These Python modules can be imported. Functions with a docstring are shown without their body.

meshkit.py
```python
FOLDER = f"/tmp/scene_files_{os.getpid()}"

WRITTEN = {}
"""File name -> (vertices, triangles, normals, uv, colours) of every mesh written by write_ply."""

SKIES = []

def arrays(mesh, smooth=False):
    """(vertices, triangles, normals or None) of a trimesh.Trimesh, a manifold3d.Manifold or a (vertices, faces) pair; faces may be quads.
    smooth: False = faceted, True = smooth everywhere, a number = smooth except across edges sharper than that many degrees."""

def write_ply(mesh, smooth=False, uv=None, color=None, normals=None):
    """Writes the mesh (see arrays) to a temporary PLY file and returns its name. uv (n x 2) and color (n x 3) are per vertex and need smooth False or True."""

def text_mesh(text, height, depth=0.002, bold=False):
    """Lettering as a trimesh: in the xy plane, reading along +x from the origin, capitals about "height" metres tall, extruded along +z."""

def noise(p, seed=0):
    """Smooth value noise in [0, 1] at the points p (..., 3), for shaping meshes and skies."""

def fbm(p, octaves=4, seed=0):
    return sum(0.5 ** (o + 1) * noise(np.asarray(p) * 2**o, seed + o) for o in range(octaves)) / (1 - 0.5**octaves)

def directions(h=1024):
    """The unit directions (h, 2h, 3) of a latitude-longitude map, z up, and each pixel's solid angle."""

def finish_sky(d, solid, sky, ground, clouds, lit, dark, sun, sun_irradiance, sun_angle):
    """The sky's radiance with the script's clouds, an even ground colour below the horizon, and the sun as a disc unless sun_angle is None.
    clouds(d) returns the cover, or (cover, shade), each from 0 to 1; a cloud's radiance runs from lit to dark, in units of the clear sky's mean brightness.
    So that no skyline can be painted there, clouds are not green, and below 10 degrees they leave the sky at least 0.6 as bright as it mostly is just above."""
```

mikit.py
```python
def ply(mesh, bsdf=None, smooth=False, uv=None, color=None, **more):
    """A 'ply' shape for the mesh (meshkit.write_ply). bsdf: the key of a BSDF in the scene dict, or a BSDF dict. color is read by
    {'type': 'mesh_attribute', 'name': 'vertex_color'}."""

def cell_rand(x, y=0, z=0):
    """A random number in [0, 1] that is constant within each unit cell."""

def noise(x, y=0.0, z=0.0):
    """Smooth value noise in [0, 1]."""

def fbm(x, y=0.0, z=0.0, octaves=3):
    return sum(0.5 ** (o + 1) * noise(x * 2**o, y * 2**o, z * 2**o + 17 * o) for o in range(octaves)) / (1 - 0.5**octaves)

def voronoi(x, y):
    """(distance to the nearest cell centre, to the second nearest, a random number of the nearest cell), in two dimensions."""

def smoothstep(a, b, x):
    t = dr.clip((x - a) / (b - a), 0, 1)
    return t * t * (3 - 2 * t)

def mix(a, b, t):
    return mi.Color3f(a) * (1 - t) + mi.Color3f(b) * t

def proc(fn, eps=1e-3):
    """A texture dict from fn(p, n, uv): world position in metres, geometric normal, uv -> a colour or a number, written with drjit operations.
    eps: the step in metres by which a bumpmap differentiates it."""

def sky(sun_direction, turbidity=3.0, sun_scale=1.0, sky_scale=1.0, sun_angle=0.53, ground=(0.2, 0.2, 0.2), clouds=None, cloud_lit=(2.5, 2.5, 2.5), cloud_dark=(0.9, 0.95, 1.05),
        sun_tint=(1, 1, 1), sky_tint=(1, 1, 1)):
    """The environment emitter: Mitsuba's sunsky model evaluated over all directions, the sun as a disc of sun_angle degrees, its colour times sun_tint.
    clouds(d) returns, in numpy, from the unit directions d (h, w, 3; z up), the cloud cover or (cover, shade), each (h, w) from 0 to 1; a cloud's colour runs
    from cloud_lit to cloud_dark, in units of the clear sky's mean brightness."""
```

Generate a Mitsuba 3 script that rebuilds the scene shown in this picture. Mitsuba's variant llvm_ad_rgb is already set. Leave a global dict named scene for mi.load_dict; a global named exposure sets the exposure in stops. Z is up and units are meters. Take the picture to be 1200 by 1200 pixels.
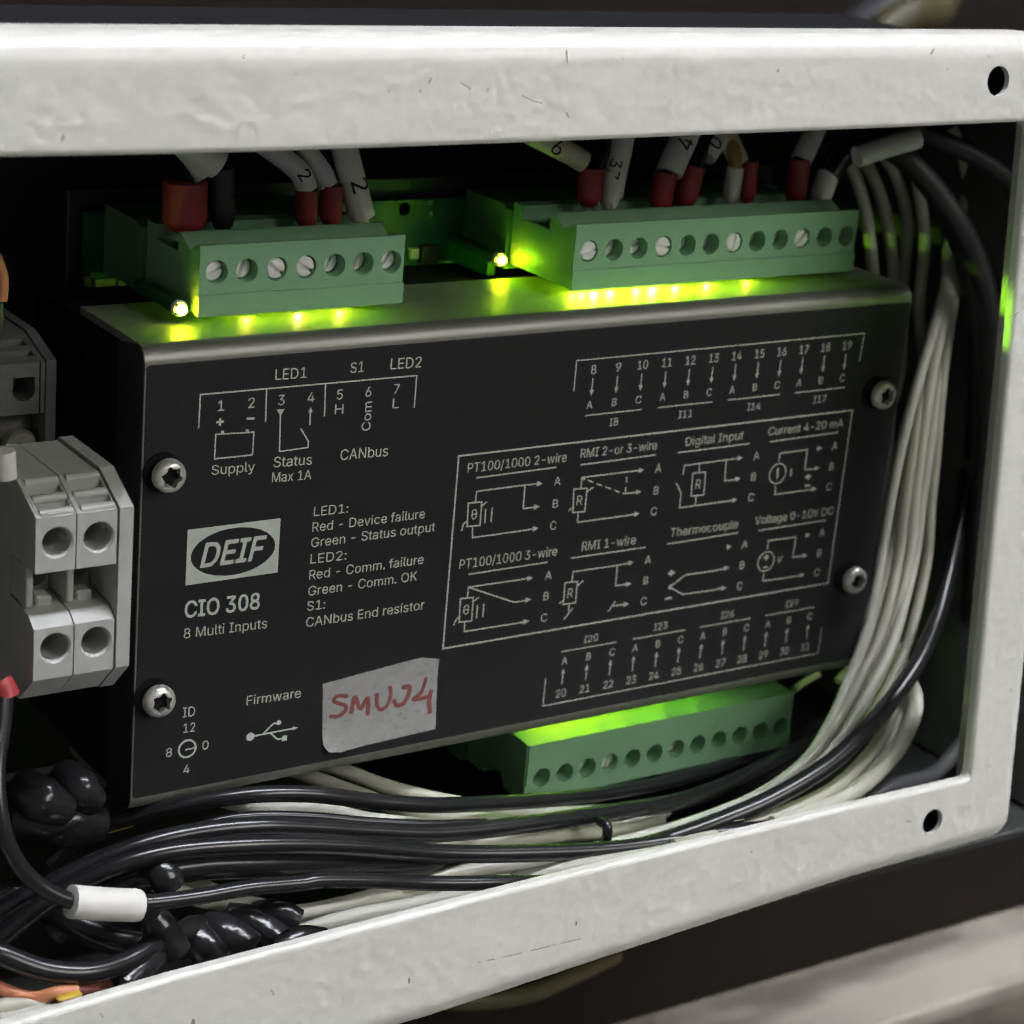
import math, random, numpy as np, trimesh, mitsuba as mi, mikit, meshkit, manifold3d as m3, drjit as dr
from shapely.geometry import Polygon, LineString, Point
from shapely import affinity
from shapely.ops import unary_union
T = mi.ScalarTransform4f
scene, labels = {}, {}
exposure = 0.08
# ---------------------------------------------------------------- camera (lengths in mm here, metres in the scene)
F, C = 2625.8006, np.array([-215.034, -288.556, 98.334])
R = np.array([[0.83376321, -0.54542464, 0.08573716], [-0.1119521, -0.3190696, -0.94109581], [0.54065297, 0.77505261, -0.32708993]])
o, fw, up = C / 1000, R[2], -R[1]
scene['camera'] = {'type': 'thinlens', 'fov': math.degrees(2 * math.atan(600 / F)), 'fov_axis': 'x', 'near_clip': 0.02, 'far_clip': 20.0,
                   'aperture_radius': 0.0012, 'focus_distance': 0.345,
                   'to_world': T().look_at(origin=o.tolist(), target=(o + fw).tolist(), up=up.tolist())}
# ---------------------------------------------------------------- light: a ceiling lamp and the dim light of the room
scene['room_light'] = {'type': 'constant', 'radiance': {'type': 'rgb', 'value': [0.135, 0.134, 0.13]}}
scene['ceiling_lamp'] = {'type': 'rectangle', 'to_world': T().look_at(origin=[0.45, -0.42, 1.55], target=[0.40, -0.30, 0.0], up=[1, 0, 0.01]) @ T().scale([0.09, 0.75, 1]),
                         'emitter': {'type': 'area', 'radiance': {'type': 'rgb', 'value': [40, 41, 44]}}, 'bsdf': {'type': 'diffuse'}}
scene['wall_lamp'] = {'type': 'rectangle', 'to_world': T().look_at(origin=[0.85, -1.75, 0.98], target=[-0.02, 0.0, -0.02], up=[0, 0, 1]) @ T().scale([0.6, 0.26, 1]),
                      'emitter': {'type': 'area', 'radiance': {'type': 'rgb', 'value': [8.7, 8.55, 8.1]}}, 'bsdf': {'type': 'diffuse'}}
labels['wall_lamp'] = {'label': 'broad white lamp in the room in front of the cabinet, behind the viewer', 'category': 'lamp'}
labels['ceiling_lamp'] = {'label': 'long white ceiling lamp above and in front of the cabinet', 'category': 'lamp'}


# ---------------------------------------------------------------- from a picture point to a place on a plane of the cabinet
def ray(x, y):
    return R.T @ np.array([(x - 600) / F, (y - 600) / F, 1.0])


def Y(x, y, Yv=0.0):
    d = ray(x, y); return C + d * (Yv - C[1]) / d[1]


def Zp(x, y, Zv):
    d = ray(x, y); return C + d * (Zv - C[2]) / d[2]


def Xp(x, y, Xv):
    d = ray(x, y); return C + d * (Xv - C[0]) / d[0]


FY0, FK = -30.0, 0.0909          # the frame leans: y = FY0 + FK z


def Fr(x, y):
    d = ray(x, y); return C + d * (FY0 + FK * C[2] - C[1]) / (d[1] - FK * d[2])


# ---------------------------------------------------------------- mesh helpers (mm)
def tm(v, f):
    return trimesh.Trimesh(np.asarray(v, float), np.asarray(f, int), process=False)


def cat(ms):
    return trimesh.util.concatenate([m for m in ms])


def mani(m):
    k = m.to_mesh(); return tm(k.vert_properties[:, :3], k.tri_verts)


def cbox(a, b, c=0.3):
    """a box with chamfered edges"""
    a, b = np.minimum(a, b).astype(float), np.maximum(a, b).astype(float)
    c = min(c, 0.45 * (b - a).min()); pts = []
    for s in np.ndindex(2, 2, 2):
        p = np.where(s, b, a); q = np.where(s, b - c, a + c)
        for k in range(3):
            w = q.copy(); w[k] = p[k]; pts.append(w)
    return tm(*(lambda h: (h.vertices, h.faces))(trimesh.convex.convex_hull(np.array(pts))))


def mbox(a, b):
    a, b = np.minimum(a, b), np.maximum(a, b)
    return m3.Manifold.cube((b - a).tolist()).translate(a.tolist())


def prism_x(poly, x0, x1):
    """(y, z) outline extruded along X, as a Manifold"""
    p = m3.CrossSection([[list(map(float, q)) for q in poly]], m3.FillRule.NonZero).extrude(x1 - x0)
    # local (u=y, v=z, w) -> world (x0 + w, u, v): a proper rotation
    return p.transform(np.array([[0, 0, 1, x0], [1, 0, 0, 0], [0, 1, 0, 0]], float))


def cyl_y(x, z, y0, y1, r, n=28, r1=None):
    return m3.Manifold.cylinder(y1 - y0, r, r if r1 is None else r1, n).transform(np.array([[1, 0, 0, x], [0, 0, 1, y0], [0, -1, 0, z]], float))


def catmull(P, n):
    P = np.asarray(P, float)
    if len(P) == 2:
        t = np.linspace(0, 1, n)[:, None]; return P[0] * (1 - t) + P[1] * t
    Q = np.vstack([2 * P[0] - P[1], P, 2 * P[-1] - P[-2]])
    d = np.maximum(np.linalg.norm(np.diff(Q[:, :3], axis=0), axis=1) ** 0.5, 1e-4); t = np.r_[0, np.cumsum(d)]
    out = []
    for u in np.linspace(t[1], t[-2], n):
        i = min(max(np.searchsorted(t, u, side='right') - 1, 1), len(P) - 1)
        q, s = Q[i - 1:i + 3], t[i - 1:i + 3]
        L = lambda a, b, x, y: (a * (y - u) + b * (u - x)) / (y - x)
        a1, a2, a3 = L(q[0], q[1], s[0], s[1]), L(q[1], q[2], s[1], s[2]), L(q[2], q[3], s[2], s[3])
        out.append(L(L(a1, a2, s[0], s[2]), L(a2, a3, s[1], s[3]), s[1], s[2]))
    return np.array(out)


def frames(p):
    t = np.gradient(p, axis=0); t /= np.linalg.norm(t, axis=1, keepdims=True)
    n = np.cross(t[0], [0.13, 0.2, 0.97]); n /= np.linalg.norm(n); N = [n]
    for k in range(1, len(p)):
        n = N[-1] - t[k] * (N[-1] @ t[k]); N.append(n / np.linalg.norm(n))
    N = np.array(N); return t, N, np.cross(t, N)


def tube_pts(p, r, sides=16, caps=True, wob=0.0, seed=0):
    t, n, b = frames(p); a = np.arange(sides) * 2 * np.pi / sides
    rr = np.broadcast_to(r, (len(p),))[:, None] * np.ones((1, sides))
    v = p[:, None] + rr[..., None] * (np.cos(a)[None, :, None] * n[:, None] + np.sin(a)[None, :, None] * b[:, None])
    if wob:
        v = v + (v - p[:, None]) * wob * (meshkit.fbm(v * 0.27, 2, seed) - 0.5)[..., None] * 2
    m = len(p); v = v.reshape(-1, 3)
    i, j = np.meshgrid(np.arange(m - 1), np.arange(sides), indexing='ij')
    q = np.stack([i * sides + j, i * sides + (j + 1) % sides, (i + 1) * sides + (j + 1) % sides, (i + 1) * sides + j], -1).reshape(-1, 4)
    f = np.vstack([q[:, [0, 1, 2]], q[:, [0, 2, 3]]])
    if caps:
        k = len(v); v = np.vstack([v, p[0], p[-1]]); j = np.arange(sides); e = (m - 1) * sides
        f = np.vstack([f, np.c_[np.full(sides, k), (j + 1) % sides, j], np.c_[np.full(sides, k + 1), e + j, e + (j + 1) % sides]])
    return tm(v, f)


def path(pts, n=None):
    """[(px, py, Y), ...] -> smooth 3-D points"""
    P = [Y(a, b, c) for a, b, c in pts]
    return catmull(P, n or max(24, 10 * len(P)))


def tube(pts, r, **k):
    n = k.pop('n', None); return tube_pts(path(pts, n), r, **k)


def lathe(prof, n=32):
    """profile [(r, h)] about +z"""
    return trimesh.creation.revolve(np.array(prof, float), sections=n)


def place_lathe(m, p, axis):
    axis = np.asarray(axis, float); axis /= np.linalg.norm(axis)
    m = m.copy(); m.apply_transform(trimesh.geometry.align_vectors([0, 0, 1], axis)); m.apply_translation(p); return m


# ---------------------------------------------------------------- entries
def numbered(base):
    if base not in USED:
        USED.add(base); return base
    k = 1
    while f'{base}_{k:03d}' in USED:
        k += 1
    USED.add(f'{base}_{k:03d}'); return f'{base}_{k:03d}'


USED = set(scene)


def tag(key, label=None, category=None, group=None, kind=None):
    d = {k: v for k, v in dict(label=label, category=category, group=group, kind=kind).items() if v}
    if d:
        labels[key] = d
    return key


def thing(name, label, category, group=None):
    return tag(numbered(name), label, category, group)


def obj(name, mesh, mat, parent=None, smooth=30, label=None, category=None, group=None, kind=None, emit=None):
    key = numbered(f'{parent}__{name}' if parent else name)
    m = mesh.copy() if isinstance(mesh, trimesh.Trimesh) else mani(mesh)
    m.vertices = np.asarray(m.vertices) / 1000.0
    more = {'emitter': {'type': 'area', 'radiance': {'type': 'rgb', 'value': emit}}} if emit else {}
    scene[key] = mikit.ply(m, mat, smooth=smooth, **more)
    return tag(key, label, category, group, kind)


# ---------------------------------------------------------------- materials
def rgb(*c):
    return {'type': 'rgb', 'value': list(c)}


def mat(key, **k):
    scene[key] = {'type': 'twosided', 'bsdf': {'type': 'principled', **k}}; USED.add(key)


def bump(key, fn, height=1.0, eps=1e-4, **k):
    scene[key] = {'type': 'twosided', 'bsdf': {'type': 'bumpmap', 'arbitrary': mikit.proc(fn, eps), 'scale': height, 'bsdf': {'type': 'principled', **k}}}; USED.add(key)


N_ = mikit.noise
FB = mikit.fbm


def paint_colour(p, n, uv):
    q = p * 1000.0
    big = FB(q.x * 0.02, q.y * 0.02, q.z * 0.05)
    speck = mikit.smoothstep(0.90, 0.95, N_(q.x * 0.55 + 31, q.y * 0.4, q.z * 0.45)) * mikit.smoothstep(0.70, 0.78, N_(q.x * 1.9, q.y * 1.9, q.z * 0.8 + 3))
    c = mikit.mix((0.70, 0.69, 0.645), (0.76, 0.75, 0.70), big)
    c = c * (0.955 + 0.09 * FB(q.x * 0.9, q.y * 0.9, q.z * 1.1, 2))  # fine mottling stands in for shading on the bumps of the coat
    return mikit.mix(c, (0.16, 0.14, 0.12), speck * 0.8)


mat('white_paint', base_color=mikit.proc(paint_colour), roughness=0.33, specular=0.5)


def film_colour(p, n, uv):
    q = p * 1000.0
    return mikit.mix((0.0130, 0.0132, 0.0145), (0.0195, 0.0197, 0.021), FB(q.x * 0.15, q.y, q.z * 0.2))


mat('black_film', base_color=mikit.proc(film_colour), roughness=0.5, specular=0.32)
mat('print_ink', base_color=rgb(0.60, 0.62, 0.55), roughness=0.6)
mat('plate_ink', base_color=rgb(0.62, 0.68, 0.61), roughness=0.6)


def steel_rough(p, n, uv):
    q = p * 1000.0
    return 0.42 + 0.12 * FB(q.x * 0.05, q.y * 1.2, q.z * 1.2)


mat('cover_metal', base_color=rgb(0.27, 0.265, 0.24), metallic=0.65, roughness=mikit.proc(steel_rough), specular=0.5)
mat('black_plastic', base_color=rgb(0.017, 0.017, 0.019), roughness=0.42)
mat('matt_black', base_color=rgb(0.012, 0.012, 0.013), roughness=0.9, specular=0.08)
mat('green_plastic', base_color=rgb(0.225, 0.405, 0.245), roughness=0.5, specular=0.35)
mat('header_shaded', base_color=rgb(0.10, 0.20, 0.115), roughness=0.55, specular=0.3)  # plug green made darker, shade on the headers put into the colour
mat('circuit_green', base_color=rgb(0.013, 0.085, 0.042), roughness=0.32)
mat('screw_metal', base_color=rgb(0.80, 0.78, 0.72), metallic=0.6, roughness=0.36)
mat('bright_metal', base_color=rgb(0.90, 0.89, 0.87), metallic=0.3, roughness=0.42)
mat('tin', base_color=rgb(0.62, 0.60, 0.52), metallic=0.8, roughness=0.3)
mat('ferrule_red', base_color=rgb(0.27, 0.026, 0.03), roughness=0.45)


def wire_white_colour(p, n, uv):
    q = p * 1000.0
    return mikit.mix((0.50, 0.49, 0.40), (0.63, 0.62, 0.54), FB(q.x * 0.12, q.y * 0.12, q.z * 0.12))


mat('wire_white', base_color=mikit.proc(wire_white_colour), roughness=0.5)
mat('wire_beige', base_color=rgb(0.46, 0.445, 0.37), roughness=0.4)
mat('wire_grey', base_color=rgb(0.54, 0.53, 0.47), roughness=0.55)
mat('cable_black', base_color=rgb(0.009, 0.009, 0.0105), roughness=0.25, specular=0.55)
mat('cable_matt', base_color=rgb(0.013, 0.013, 0.0145), roughness=0.5, specular=0.4)
mat('cable_grey', base_color=rgb(0.045, 0.046, 0.05), roughness=0.4)


def crinkle(p, n, uv):
    q = p * 1000.0
    return FB(q.x * 0.45, q.y * 0.45, q.z * 0.45) * 0.00025


bump('tape_black', crinkle, base_color=rgb(0.012, 0.012, 0.014), roughness=0.24, specular=0.5)
mat('sleeve_white', base_color=rgb(0.72, 0.71, 0.67), roughness=0.42)
mat('sleeve_yellow', base_color=rgb(0.60, 0.58, 0.40), roughness=0.45)
mat('black_ink', base_color=rgb(0.012, 0.012, 0.012), roughness=0.6)


def din_colour(p, n, uv):
    q = p * 1000.0
    return mikit.mix((0.36, 0.36, 0.34), (0.42, 0.42, 0.40), FB(q.x * 0.3, q.y * 0.3, q.z * 0.3))


mat('terminal_grey', base_color=mikit.proc(din_colour), roughness=0.5)
mat('terminal_shaded', base_color=rgb(0.10, 0.10, 0.092), roughness=0.5)  # terminal grey darkened to carry the shade on the rear block
mat('yellow_plastic', base_color=rgb(0.55, 0.38, 0.03), roughness=0.4)
mat('copper_orange', base_color=rgb(0.52, 0.20, 0.10), roughness=0.4)
mat('olive_cable', base_color=rgb(0.055, 0.048, 0.02), roughness=0.5)
mat('ochre_wire', base_color=rgb(0.30, 0.20, 0.06), roughness=0.45)
mat('brown_wire', base_color=rgb(0.16, 0.05, 0.04), roughness=0.45)


def label_colour(p, n, uv):
    q = p * 1000.0
    a = FB(q.x * 0.35, q.y, q.z * 0.35); b = FB(q.x * 1.4 + 9, q.y, q.z * 1.4)
    c = mikit.mix((0.30, 0.30, 0.295), (0.47, 0.465, 0.455), a * 0.6 + b * 0.4)
    return mikit.mix(c, (0.20, 0.21, 0.20), mikit.smoothstep(0.55, 0.80, FB(q.x * 1.1 + 20, q.y, q.z * 1.3)) * 0.5)


mat('scratch_grey', base_color=rgb(0.36, 0.335, 0.30), roughness=0.8)
mat('label_paper', base_color=mikit.proc(label_colour), roughness=0.6)
mat('red_ink', base_color=rgb(0.25, 0.08, 0.075), roughness=0.6)


def panel_colour(p, n, uv):
    return mikit.mix((0.016, 0.017, 0.017), (0.034, 0.034, 0.033), FB(p.x * 30, p.y * 30, p.z * 30))


mat('dark_panel', base_color=mikit.proc(panel_colour), roughness=0.55)


def floor_colour(p, n, uv):
    a = FB(p.x * 14, p.y * 60, p.z * 60); b = FB(p.x * 50 + 5, p.y * 90, p.z * 90)
    return mikit.mix((0.13, 0.115, 0.095), (0.46, 0.415, 0.355), mikit.smoothstep(0.3, 0.62, a * 0.7 + b * 0.3))


mat('worn_paint', base_color=mikit.proc(floor_colour), roughness=0.6)
mat('led_lens', base_color=rgb(0.25, 0.5, 0.05), roughness=0.2)
GREEN = (64.0, 168.0, 0.8)
mat('grey_panel', base_color=rgb(0.075, 0.08, 0.076), roughness=0.6)
mat('brown_panel', base_color=rgb(0.018, 0.0145, 0.0125), roughness=0.9, specular=0.1)

# ================================================================ THE CABINET
WALL = lambda name, a, b, m='dark_panel': obj(name, cbox(a, b, 0.5), m, kind='structure', smooth=False)
WALL('back_wall', [-330, 75, -95], [112, 78, 47.5])
WALL('side_wall', [106, -16, -95], [109, 74.5, 46], 'grey_panel')
WALL('cabinet_ceiling', [-330, -19, 46.5], [112, 74.5, 48.5], 'matt_black')
WALL('cabinet_floor', [-330, -22, -97.5], [112, 74.5, -95.5])


# the white frame: one bent sheet, its face leaning a little, edges rounded
def frame_mesh():
    def uvw(P):
        s = math.hypot(1, FK); return np.array([P[0], P[2] * s])
    outer_px = [(1206, 38), (600, 39), (0, 39)]
    o_top = [uvw(Fr(*q)) for q in outer_px]
    in_top = [uvw(Fr(*q)) for q in [(0, 184.5), (150, 182), (300, 178.5), (450, 173.5), (650, 166.3), (850, 158), (1050, 150), (1200, 143)]]
    in_bot = [uvw(Fr(*q)) for q in [(1137.5, 912.5), (1000, 944.3), (800, 993), (600, 1042), (400, 1093.5), (200, 1146), (20, 1198.5)]]
    o_bot = [uvw(Fr(*q)) for q in [(1000, 1036), (800, 1102), (510, 1199)]]
    s = math.hypot(1, FK)
    ztop = np.mean([q[1] for q in o_top])
    out = [(-178, ztop), (-178, o_bot[-1][1] - 2.0)] + [tuple(q) for q in o_bot[::-1]] + [(77.8, -85.5 * s), (79.2, -84.0 * s), (79.3, ztop)]
    inn = [(-165, in_top[0][1])] + [tuple(q) for q in in_top[:-1]] + [(64.6, in_top[-1][1]), (66.1, in_top[-1][1] - 1.2), (66.15, -20), (66.1, in_bot[0][1] + 0.6), (65.6, in_bot[0][1])] + \
        [tuple(q) for q in in_bot[1:]] + [(-165, in_bot[-1][1])]
    O, I = Polygon(out).buffer(0).buffer(-4.5).buffer(4.5, 12), Polygon(inn).buffer(1.4).buffer(-1.4, 8)
    holes = [Point(*uvw(Fr(1170, 95))).buffer(2.45, 20), Point(*uvw(Fr(1093, 963))).buffer(2.35, 20)]

    def ring(poly, off):
        return poly.buffer(off, join_style=1, quad_segs=3) if off else poly
    def resample(line, n):
        return np.array([line.interpolate(t, normalized=True).coords[0] for t in np.linspace(0, 1, n, endpoint=False)])
    V, Fc = [], []
    def strip(A, B):
        n = len(A); k = len(V); V.extend(A); V.extend(B)
        for i in range(n):
            j = (i + 1) % n; Fc.append((k + i, k + j, k + n + j)); Fc.append((k + i, k + n + j, k + n + i))
    def lift(pts, d):
        return [(x, d, y) for x, y in pts]
    # outer rounding r = 3, returning 14 mm back; inner rounding r = 0.8, sheet 2 mm
    def edge(poly, r, back, sign, n):
        base = np.array(poly.exterior.coords)[:-1]
        base = resample(Polygon(base).exterior, n)
        # outward normals of the smooth ring
        c = np.roll(base, -1, 0) - np.roll(base, 1, 0); nn = np.c_[c[:, 1], -c[:, 0]]; nn /= np.linalg.norm(nn, axis=1, keepdims=True)
        if Polygon(base).exterior.is_ccw is False:
            nn = -nn
        rings = []
        for a in np.linspace(0, math.pi / 2, 7):
            inset = r * (1 - math.sin(a)); d = r * (1 - math.cos(a))
            bmp = 0.22 * (meshkit.fbm(np.c_[base * 0.5, np.full(len(base), a * r * 0.6)], 3, 19) - 0.5)[:, None] if sign > 0 and 0.05 < a < 1.5 else 0
            rings.append((base - sign * nn * (inset + bmp), d))
        rings.append((base, back))
        return rings
    ro = edge(O, 3.8, 16.0, 1, 1100); ri = edge(I, 0.9, 2.0, -1, 900)
    for rings in (ro, ri):
        for (a, da), (b, db) in zip(rings[:-1], rings[1:]):
            strip(lift(a, da), lift(b, db))
    face = Polygon(ro[0][0]).buffer(0).difference(Polygon(ri[0][0]).buffer(0))
    for h in holes:
        face = face.difference(h)
        hp = np.array(h.exterior.coords)[:-1]; strip(lift(hp, 0), lift(hp, 1.0))
    # the face itself: a fine net of points, raised and sunk a little as sprayed powder paint is
    import shapely
    from scipy.spatial import Delaunay
    bx = face.bounds; rg = np.random.default_rng(5); gs = 0.5
    gx, gy = np.meshgrid(np.arange(max(bx[0], -150), bx[2], gs), np.arange(bx[1], bx[3], gs)); g = np.c_[gx.ravel(), gy.ravel()] + rg.uniform(-0.1, 0.1, (gx.size, 2))
    core = face.buffer(-0.35); g = g[shapely.contains_xy(core, g[:, 0], g[:, 1])]
    rim = np.vstack([ro[0][0], ri[0][0]] + [np.array(h.exterior.coords)[:-1] for h in holes])
    pts = np.vstack([rim, g]); tri = Delaunay(pts).simplices
    cen_ = pts[tri].mean(1); tri = tri[shapely.contains_xy(face, cen_[:, 0], cen_[:, 1])]
    q3_ = np.c_[g, np.zeros(len(g))]
    dz = 0.30 * (meshkit.fbm(q3_ * [0.72, 0.86, 1], 2, 11) - 0.5)
    a_, b_, c3 = (pts[tri[:, k]] for k in range(3)); cr = (b_ - a_)[:, 0] * (c3 - a_)[:, 1] - (b_ - a_)[:, 1] * (c3 - a_)[:, 0]
    tri = np.where((cr < 0)[:, None], tri[:, ::-1], tri)
    k = len(V); V.extend(np.c_[pts[:, 0], np.r_[np.zeros(len(rim)), dz], pts[:, 1]].tolist()); Fc.extend((tri + k).tolist())
    v = np.array(V, float); s = math.hypot(1, FK)
    # (u, depth, w): w runs up the leaning face, depth along its inward normal
    wv = np.array([0, FK, 1.0]) / s; nv = np.array([0, 1.0, -FK]) / s
    P = np.c_[v[:, 0], np.zeros(len(v)), np.zeros(len(v))] + v[:, 2:3] * wv + v[:, 1:2] * nv + np.array([0, FY0, 0])
    m = trimesh.Trimesh(P, Fc, process=False); m.merge_vertices(digits_vertex=4); m.fix_normals(); return m


fr = thing('cabinet_frame', 'off-white painted sheet metal frame around the open cabinet', 'frame')
obj('face_panel', frame_mesh(), 'white_paint', fr, smooth=35)

for q in (Fr(1170, 95), Fr(1093, 963)):
    c_ = lathe([(0, 0), (3.6, 0), (3.6, 4.5), (3.3, 4.5), (3.3, 0.4), (0, 0.4)], 24); s_ = math.hypot(1, FK); nv_ = np.array([0, 1 / s_, -FK / s_])
    obj('hole_shade', place_lathe(c_, q + nv_ * 5.6, -nv_), 'matt_black', fr, label='black cup added behind a bolt hole to keep it dark')  # dark cup added behind each hole, standing for the shade inside

# scratches and chips in the paint
def scratch(pts, w):
    P = np.array([Fr(*p) for p in pts]); s_ = math.hypot(1, FK); nv_ = np.array([0, 1 / s_, -FK / s_])
    g = LineString([(p[0], p[2]) for p in P]).buffer(w, cap_style=1, quad_segs=2); c_ = np.array(g.exterior.coords)[:-1]
    t_ = trimesh.creation.extrude_polygon(g, 0.05, engine='earcut'); v = np.array(t_.vertices)
    return tm(np.c_[v[:, 0], FY0 + FK * v[:, 1], v[:, 1]] + (0.01 - v[:, 2:3]) * nv_, t_.faces)
for pts_, w_ in (([(664, 60), (665, 74)], .10), ([(1094, 58), (1091, 63)], .14), ([(505, 92), (503, 97)], .13), ([(74, 159), (73, 165)], .16), ([(540, 97), (551, 104)], .08), ([(664, 132), (666, 137)], .12),
                 ([(648, 78), (651, 88)], .06), ([(560, 1128), (610, 1117), (680, 1100)], .07), ([(860, 962), (872, 960)], .10), ([(1063, 963), (1068, 962)], .12), ([(1182, 372), (1194, 366)], .10),
                 ([(612, 112), (624, 118), (636, 121)], .06), ([(318, 1160), (321, 1166)], .10), ):
    obj('scratch', scratch(pts_, w_), 'scratch_grey', fr, smooth=False)

# what shows above and below the frame, out of focus
obj('rear_wall', cbox([-900, 420, -600], [1500, 430, 700]), 'brown_panel', kind='structure', smooth=False)
lp = Y(1000, 1122, 70)
obj('lower_wall', cbox([-400, 72, lp[2] - 30], [900, 74, -97.8]), 'brown_panel', kind='structure', smooth=False)
led_ = thing('machine_ledge', 'worn pale painted ledge below the frame, out of focus', 'ledge')
zl = lp[2]; yl = Y(1150, 1195, 30)[1]
fe = Zp(1190, 1150, zl)[1]
obj('top_plate', cbox([-400, fe, zl - 6], [900, 72, zl], 1.0), 'worn_paint', led_, smooth=False)
obj('front_skirt', cbox([-400, fe + 6, zl - 160], [900, 70, zl - 6.2], 1.0), 'worn_paint', led_, smooth=False)

# ================================================================ THE MODULE
mod = thing('input_module', 'black rectangular input and output module with white printed diagrams in the cabinet', 'control module')
X0, X1, ZT, ZB = -80.9, 70.3, 9.9, -65.6
RB = 2.6


def arc(cy, cz, r, a0, a1, n=8):
    return [(cy + r * math.cos(math.radians(a)), cz + r * math.sin(math.radians(a))) for a in np.linspace(a0, a1, n)]


t_ = 1.2
outer = [(24, ZT)] + arc(RB, ZT - RB, RB, 90, 180) + arc(RB, ZB + RB, RB, 180, 270) + [(24, ZB)]
inner = [(24, ZB + t_)] + arc(RB, ZB + RB, RB - t_, 270, 180) + arc(RB, ZT - RB, RB - t_, 180, 90) + [(24, ZT - t_)]
obj('cover', prism_x(outer + inner, X0, X1), 'cover_metal', mod, smooth=25)
# the printed film on the front face
film = Polygon([(X0 + 0.25, ZB + RB + 0.1), (X1 - 0.2, ZB + RB + 0.1), (X1 - 0.2, ZT - RB - 0.15), (X0 + 0.25, ZT - RB - 0.15)]).buffer(-0.6).buffer(0.6)


def face_plate(poly, y0, y1):
    """shapely (x, z) polygon as a plate from y1 (front) back to y0"""
    out = []
    for g in getattr(poly, 'geoms', [poly]):
        if g.is_empty or g.area < 1e-5:
            continue
        m = trimesh.creation.extrude_polygon(g, abs(y0 - y1), engine='earcut')
        v = np.array(m.vertices); out.append(tm(np.c_[v[:, 0], y0 - v[:, 2], v[:, 1]], m.faces))
    return cat(out)


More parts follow.
